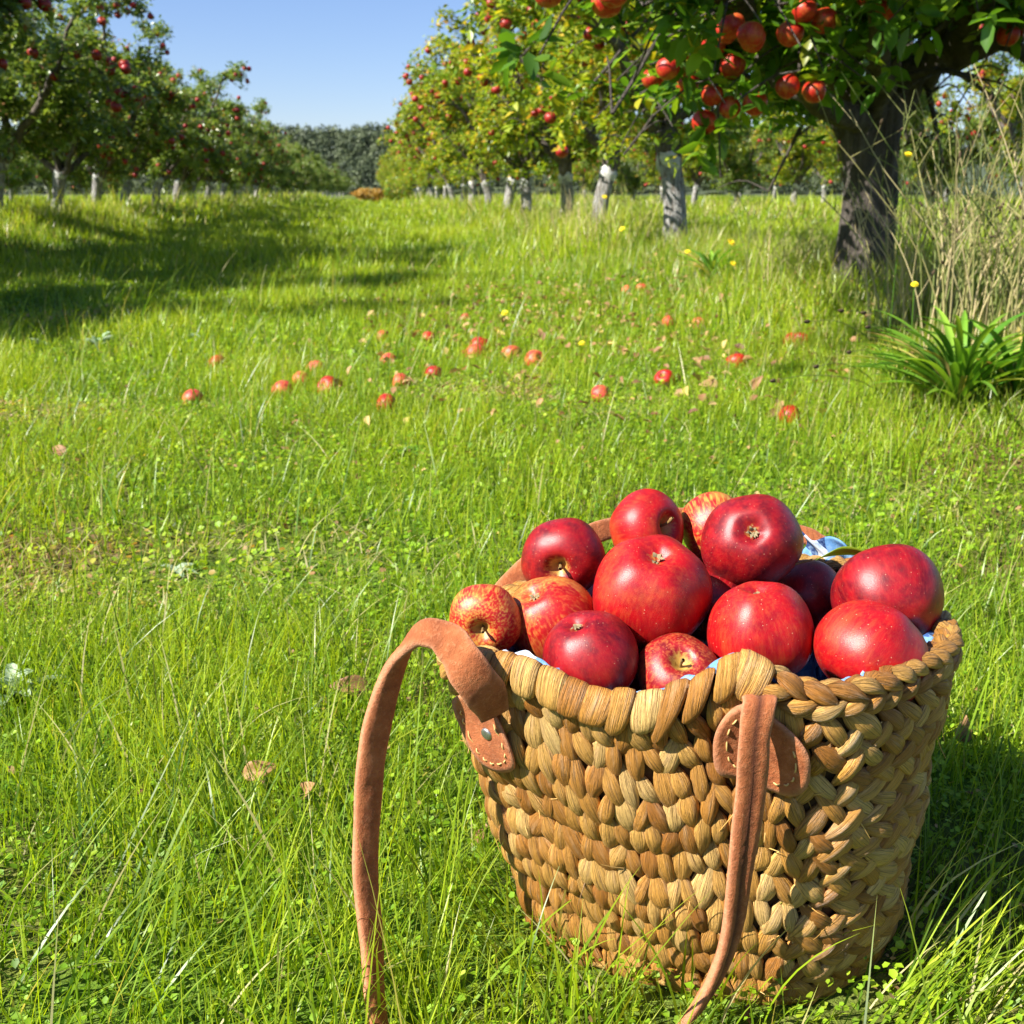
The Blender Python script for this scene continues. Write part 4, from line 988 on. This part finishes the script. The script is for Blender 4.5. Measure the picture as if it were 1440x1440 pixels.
    for (y0, y1, d, s) in ((.33, 1.7, 16000, .0065), (1.7, 4.2, 5500, .011), (4.2, 9, 1200, .022)):
        x, y = wedge(y0, y1, d, .4); k = ~in_base(x, y, .006); x, y = x[k], y[k]; n = len(x)
        nn = np.stack([rng.normal(0, .5, n), rng.normal(0, .5, n), np.ones(n)], 1); nn /= np.linalg.norm(nn, axis=1)[:, None]
        pt = vnoise(x, y, 6, 12)
        P = np.stack([x, y, ground_z(x, y)+rng.uniform(.001, .026, n)*(1+.5*pt)], 1)
        tone = np.stack([np.clip(.45+.3*pt+rng.normal(0, .2, n)+.55*np.clip(vnoise(x, y, 3.1, 77)*2-.45, 0, 1)*(x < .1), 0, 1), rng.random(n), rng.random(n)], 1)
        V, F, T = scatter(hexa, hf, P, frames_from(nn, rng.uniform(0, 6.28, n)), s*rng.uniform(.5, 1.3, n), tone)
        Vs.append(V); Fs.append(F[0]+off); Ts.append(T); off += len(V)
    o = mesh_np('clover', np.concatenate(Vs), [np.concatenate(Fs)], M['clover'], tone=np.concatenate(Ts), smooth=False)
    tag(o, 'low bright green clover and moss between the grass blades', 'ground cover', kind='stuff')
    # fallen leaves and straw strewn under the near tree
    n = 1300; lat = rng.normal(1.0, .75, n); al = np.clip(rng.normal(5.2, 1.7, n), 2.6, 13); x, y = xy_of(lat, al); k = x > -.2-.1*y; x, y = x[k], y[k]; n = len(x)
    x2 = rng.uniform(-.6, 1.2, 130); y2 = rng.uniform(.7, 3, 130); k = ~in_base(x2, y2, .03); x = np.concatenate([x, x2[k]]); y = np.concatenate([y, y2[k]]); n = len(x)
    nn = np.stack([rng.normal(0, .6, n), rng.normal(0, .6, n), np.ones(n)], 1); nn /= np.linalg.norm(nn, axis=1)[:, None]
    tone = np.stack([rng.random(n), rng.random(n), rng.random(n)], 1)
    lz = np.where(y < 2.9, .02, .045)
    V, F, T = scatter(LEAF8*[1, 1.3, 2.2], LEAF8F, np.stack([x, y, ground_z(x, y)+lz*rng.uniform(.4, 1.1, n)], 1), frames_from(nn, rng.uniform(0, 6.28, n)), np.where(y < 2.9, .018, .042)*rng.uniform(.5, 1.2, n), tone)
    tag(mesh_np('leaf_litter', V, F, M['litter'], tone=T, smooth=False), 'brown and tan fallen leaves strewn in the grass under the trees', 'fallen leaves', kind='stuff')
build_grass()

# ------------------------------------------------------------------ fallen apples
FA = [(307, 511, 11, 'red fallen apple lying apart at the left, beside pale weed leaves'),
 (271, 560, 12, 'faded orange fallen apple, the leftmost in the lane'),
 (444, 519, 8, 'small orange fallen apple just above the plump one left of the lane middle'),
 (398, 551, 8, 'small pinkish fallen apple half sunk in grass, left of the plump one'),
 (424, 538, 7, 'tiny fallen apple between two others on the left of the lane'),
 (462, 543, 14, 'plump red orange fallen apple left of the lane middle'),
 (544, 568, 14, 'bright red fallen apple nearest to the basket, deep in grass'),
 (564, 540, 7, 'small dark fallen apple just behind the nearest one'),
 (611, 526, 11, 'red fallen apple below the touching pair'),
 (603, 476, 9, 'small red fallen apple up and left of the touching pair'),
 (540, 474, 9, 'pale orange fallen apple, the farthest on the left side of the lane'),
 (546, 507, 9, 'tan bruised fallen apple between the left group and the touching pair'),
 (676, 485, 14, 'crimson fallen apple at the back of the touching pair'),
 (670, 497, 14, 'orange fallen apple at the front of the touching pair'),
 (719, 497, 13, 'orange fallen apple just right of the touching pair'),
 (753, 507, 14, 'flat looking red fallen apple, second to the right of the touching pair'),
 (656, 449, 8, 'small faded fallen apple among brown leaves behind the touching pair'),
 (934, 532, 13, 'red fallen apple alone in the grass above the heap of basket apples'),
 (1035, 508, 13, 'orange red fallen apple between dry leaves, right of the lane'),
 (1126, 478, 11, 'bright red fallen apple, right one of a pair below the big trunk'),
 (1113, 480, 9, 'orange red fallen apple, left one of a pair below the big trunk'),
 (1110, 587, 12, 'brownish red fallen apple in grass left of the broad leaved weed'),
 (846, 556, 10, 'dull brown fallen apple sunk in grass above the basket'),
 (881, 408, 7, 'far small orange fallen apple, left one of the distant pair'),
 (902, 406, 7, 'far small orange fallen apple, right one of the distant pair'),
 (983, 455, 9, 'pale orange fallen apple under the row of trees on the right'),
 (940, 455, 7, 'tiny tan fallen apple among leaves in front of the white banded trunk')]
FM = [apple_mesh('apple', M['a_fallen'], s, 26, 18, .88) for s in (21, 22)]+[apple_mesh('apple', M['a_red'], 23, 26, 18, .88)]
for i, (px, py, rp, lab) in enumerate(FA):
    g = on_ground(px, py+rp*.7); r = max(.034, min(.045, rp*g.y/1540*1.15))
    o = bpy.data.objects.new('fallen_apple', FM[2 if 'red' in lab.split()[:2] or 'crimson' in lab else i % 2]); COL.objects.link(o)
    o.matrix_world = Matrix.Translation((g.x, g.y, g.z+r*.42)) @ orient((random.gauss(0, 1), random.gauss(0, 1), random.gauss(.2, 1)), i) @ Matrix.Scale(r, 4)
    tag(o, lab, 'apple', 'apples fallen in the grass'); put_part('stem', STEM[i % 3], o)

# ------------------------------------------------------------------ weeds, flowers, stalks
def broad_weed(name, label, P, n, L, W, mat, spread=.9, seed=0, group=None):
    """rosette of long arching leaves, each a child"""
    r = np.random.default_rng(seed); root = empty(name, P); tag(root, label, 'weed', group)
    for k in range(n):
        a = r.uniform(0, 2*PI); el = r.uniform(.7, 1.45); l = L*r.uniform(.55, 1.1); w_ = W*r.uniform(.7, 1.15); m = 12; t = np.linspace(0, 1, m)
        d = np.array([math.cos(a), math.sin(a)]); out = l*(math.cos(el)*t+.35*t**2*spread); z = l*(math.sin(el)*t-.42*t**2.2*spread)
        sd = np.array([-d[1], d[0], 0]); wv = w_/2*np.sin(PI*np.clip(t*.93+.05, 0, 1))**.7
        b = MB(); G = np.zeros((m, 5, 3)); cs = r.uniform(-.1, .1)
        for i in range(m):
            for j in range(5):
                s = j/2-1; G[i, j] = np.array([d[0]*out[i], d[1]*out[i], max(z[i], .005)])+sd*(s*wv[i]+cs*l*t[i]**2)+np.array([0, 0, abs(s)*wv[i]*.45+.03*w_*math.sin(i*1.7+j)])
        tn = np.zeros((m, 5, 3)); tn[..., 0] = r.random(); tn[..., 1] = r.random(); b.grid(G, tn); b.build('leaf', mat, root)
    return root
p = on_ground(1345, 575); broad_weed('broad_leaf_weed', 'large clump of long bright green leaves below the dry stalks at the right edge', p, 98, .40, .021, M['weed'], seed=3)
p = on_ground(1425, 560); broad_weed('broad_leaf_weed', 'loose green leafy clump cut by the right edge, beside the larger one', p, 50, .34, .024, M['weed'], seed=13)
p = on_ground(1262, 548); broad_weed('broad_leaf_weed', 'small low leafy tuft just left of the large green clump', p, 30, .20, .016, M['weed'], seed=14)
p = on_ground(1000, 392); broad_weed('broad_leaf_weed', 'green leafy clump with yellow flowers in front of the white banded trunk', p, 40, .30, .022, M['weed'], seed=4)
p = on_ground(565, 640); broad_weed('small_rosette', 'dark green flat rosette in the grass above and left of the basket', p, 12, .07, .022, M['weed'], 1.5, seed=5)
p = on_ground(140, 490); broad_weed('pale_weed', 'pale silvery leaved weed at the edge of the big shadow on the left', p, 9, .10, .045, M['pale_weed'], .8, seed=6)
p = on_ground(60, 492); broad_weed('pale_weed', 'smaller pale weed left of the silvery one by the shadow', p, 7, .07, .035, M['pale_weed'], .8, seed=7)
p = on_ground(277, 480); broad_weed('pale_weed', 'low pale weed leaves just above the lone red fallen apple', p, 6, .06, .03, M['pale_weed'], .9, seed=8)
p = on_ground(20, 985); broad_weed('pale_weed', 'greyish clover like weed at the left edge of the near grass', p, 16, .06, .022, M['pale_weed'], 1.0, seed=9)
p = on_ground(245, 810); broad_weed('small_rosette', 'pale green small leaves in the sunny grass on the left', p, 10, .04, .016, M['pale_weed'], 1.4, seed=10)
def stalk_clump(name, label, P, n, H, rad, seed, heads=True):
    r = np.random.default_rng(seed); root = empty(name, P); tag(root, label, 'dry weed')
    b = MB(); hb = MB()
    for k in range(n):
        a = r.uniform(0, 2*PI); q = rad*math.sqrt(r.random()); x0, y0 = q*math.cos(a), q*math.sin(a); h = H*r.uniform(.45, 1.05)
        dx, dy = r.normal(0, .22)*h, r.normal(0, .22)*h; P_ = spline([(x0, y0, -.02), (x0+dx*.3, y0+dy*.3, h*.4), (x0+dx*.8+r.normal(0, .015), y0+dy*.8, h*.75), (x0+dx*1.3, y0+dy*1.3, h)], 10)
        t = np.zeros((10, 5, 3)); t[..., 0] = r.random(); t[..., 1] = r.random()
        b.grid(tube_grid(P_, np.linspace(.0026, .0011, 10), 5), t, cv=True)
        for m in range(r.integers(1, 5)):
            i = r.integers(3, 9); e = np.array([r.normal(), r.normal(), abs(r.normal())+.8]); e /= np.linalg.norm(e); l = r.uniform(.05, .18)
            b.grid(tube_grid(spline([P_[i], P_[i]+e*l*.5, P_[i]+e*l], 5), np.linspace(.0013, .0007, 5), 4), t[:5, :4], cv=True)
            if heads and r.random() < .35:
                c = P_[i]+e*l; hb.grid(tube_grid([c, c+e*.006, c+e*.014, c+e*.02], [.001, .0042, .004, .0005], 6), cv=True)
    b.build('stalks', M['dry'], root)
    if heads: hb.build('seed_heads', M['seedhead'], root)
    return root
p = on_ground(1390, 500); stalk_clump('dry_stalks', 'tall dense tuft of dry tan stalks at the right edge beside the big trunk', p, 120, .80, .20, 1)
p = on_ground(1280, 470); stalk_clump('dry_stalks', 'thinner tuft of olive stalks just right of the big trunk', p, 70, .60, .16, 2, False)
p = on_ground(1120, 400); stalk_clump('dry_stalks', 'sparse dry grass stems between the big trunk and the leafy clump', p, 36, .35, .25, 3, False)
p = on_ground(870, 345); stalk_clump('dry_stalks', 'pale straw tuft at the foot of the trees left of the white banded trunk', p, 46, .50, .55, 4, False)
p = on_ground(800, 330); stalk_clump('dry_stalks', 'farther straw tuft between two grey trunks in the right-hand row', p, 40, .50, .6, 5, False)
# dark plantain heads leaning out over the grass
def seed_spray():
    root = empty('seed_spray', on_ground(1265, 560)); tag(root, 'wiry stems with dark brown seed heads leaning left, by the broad leaved weed', 'weed')
    base = np.array(root.location); b = MB(); hb = MB()
    for (px, py, Y) in ((1138, 452, 2.9), (1186, 437, 2.95), (1217, 440, 2.9), (1222, 460, 2.85), (1150, 515, 2.75), (1196, 495, 2.8), (1090, 535, 2.7)):
        tip = np.array(at(px, py, Y))-base; st = np.array([random.gauss(0, .03), random.gauss(0, .03), 0])
        P_ = spline([st, st+(tip-st)*[.3, .3, .6], st+(tip-st)*[.7, .7, .95], tip], 12); b.grid(tube_grid(P_, np.linspace(.0016, .0009, 12), 5), np.full((12, 5, 3), .2), cv=True)
        e = P_[-1]-P_[-2]; e /= np.linalg.norm(e); hb.grid(tube_grid([tip-e*.004, tip+e*.004, tip+e*.014, tip+e*.024], [.001, .0055, .0048, .0006], 8), cv=True)
    b.build('stems', M['dry'], root); hb.build('seed_heads', M['seedhead'], root)
seed_spray()
def flower(px, py, Y, label, size=.016):
    size *= .72
    tip = np.array(at(px, py, Y)); x, y = tip[0]+random.uniform(-.03, .03), tip[1]+random.uniform(-.02, .03); z = gz(x, y)
    root = empty('yellow_flower', (x, y, z)); tag(root, label, 'flower', 'yellow dandelion like flowers')
    tp = tip-np.array([x, y, z]); tp[2] = max(tp[2], .03)
    b = MB(); b.grid(tube_grid(spline([(0, 0, -.01), (tp[0]*.3, tp[1]*.3, tp[2]*.5), tuple(tp)], 8), .0016, 5), np.full((8, 5, 3), .3), cv=True); b.build('stem', M['weed'], root)
    b = MB(); tilt = np.array([random.gauss(0, .3), -.55, .8]); tilt /= np.linalg.norm(tilt); s1 = np.cross(tilt, [1, 0, 0]); s1 /= np.linalg.norm(s1); s2 = np.cross(tilt, s1)
    for ring, (L, up, n) in enumerate(((1, .10, 16), (.72, .35, 13), (.42, .6, 9))):
        for k in range(n):
            a = 2*PI*k/n+ring*.2; d = s1*math.cos(a)+s2*math.sin(a); sd = -s1*math.sin(a)+s2*math.cos(a); c = tp+tilt*.002*ring
            b.add([c, c+(d*.6+tilt*up*.6)*size*L+sd*size*.13, c+(d+tilt*up)*size*L+sd*size*.08, c+(d+tilt*up)*size*L-sd*size*.08, c+(d*.6+tilt*up*.6)*size*L-sd*size*.13], [np.array([[0, 1, 2], [0, 2, 3], [0, 3, 4]])])
    b.build('flower_head', M['petal'], root, smooth=False)
flower(1277, 218, 3.6, 'yellow flower on a tall stalk in front of the big trunk', .02)
flower(1028, 341, 5.2, 'yellow flower held upright above the leafy clump', .03)
flower(1031, 371, 5.0, 'lower yellow flower on the leafy clump', .022)
flower(875, 322, 7.0, 'small yellow flower among straw, left of the white banded trunk', .026)
flower(850, 277, 8, 'yellow flower hanging high beside a grey trunk', .03)
flower(967, 354, 6.0, 'tiny yellow flower at the foot of the white banded trunk', .022)
flower(1286, 400, 3.0, 'yellow flower just above the broad leaved weed', .014)
flower(710, 440, 4.6, 'yellow flower low in the grass behind the fallen apples', .02)
flower(818, 483, 4.2, 'pale yellow flower in the grass right of the fallen apples', .018)
# single dry leaves close to the camera
DL = [(95, 648, 'brown upright dry leaf in the grass at the far left', .045), (520, 985, 'curled rust brown leaf beside the leather strap', .045), (430, 1135, 'flat brown leaf pressed in the grass left of the strap', .028), (343, 1110, 'pale tan strip of dry leaf standing in the grass', .035), (1010, 548, 'dark brown dry leaf right of the lone fallen apple', .055), (1055, 553, 'lighter brown dry leaf farther right of the lone fallen apple', .05), (1350, 1060, 'dark leaf lying in the shadow right of the basket', .03), (1090, 583, 'tan dry leaf beside the brownish fallen apple', .04), (500, 680, 'small upright brown leaf in the grass at mid left', .022), (1436, 650, 'orange dry leaf at the right edge', .04)]
for px, py, lab, s in DL:
    g = on_ground(px, py+6); leaf_thing('dry_leaf', lab, 'leaf', (g.x, g.y, g.z+.015+s*.15), s, s*.6, (random.uniform(-1, 1), random.uniform(-.6, .6), random.uniform(.1, .6)), (random.gauss(0, .5), -.7, .6), M['litter'], .5, (random.uniform(.2, .7), .5), 'dry leaves in the grass', 0)
# the little orange bush at the end of the lane
def bush(name, label, P, R, H, mat, n, size, seed):
    r = np.random.default_rng(seed); root = empty(name, P); tag(root, label, 'bush')
    d = r.normal(size=(n, 3)); d /= np.linalg.norm(d, axis=1)[:, None]; Q = d*r.uniform(.4, 1, (n, 1))**.5*[R, R, H*.5]+[0, 0, H*.5]; Q += .15*np.sin(Q*5)
    nn = d+r.normal(0, .5, (n, 3)); nn /= np.linalg.norm(nn, axis=1)[:, None]
    V, F, T = scatter(LEAF5, LEAF5F, Q, frames_from(nn, r.uniform(0, 6, n)), size*r.uniform(.6, 1.3, n), r.random((n, 3))); mesh_np('foliage', V, F, mat, root, tone=T, smooth=False)
    b = MB()
    for k in range(7): a = k*.9; b.grid(tube_grid(spline([(0, 0, 0), (math.cos(a)*R*.3, math.sin(a)*R*.3, H*.4), (math.cos(a)*R*.6, math.sin(a)*R*.6, H*.8)], 6), np.linspace(.03, .01, 6), 5), cv=True)
    b.build('stems', M['bark'], root)
x, y = xy_of(-.2, 75); bush('orange_bush', 'small orange leaved bush at the far end of the lane below the wooded hill', (x, y, 0), 1.3, 1.1, M['orange_bush'], 2500, .16, 1)
x, y = xy_of(1.4, 66); bush('green_bush', 'yellow green bush next to the orange one at the end of the lane', (x, y, 0), 1.0, 1.5, M['leaf_warm'], 2500, .14, 2)
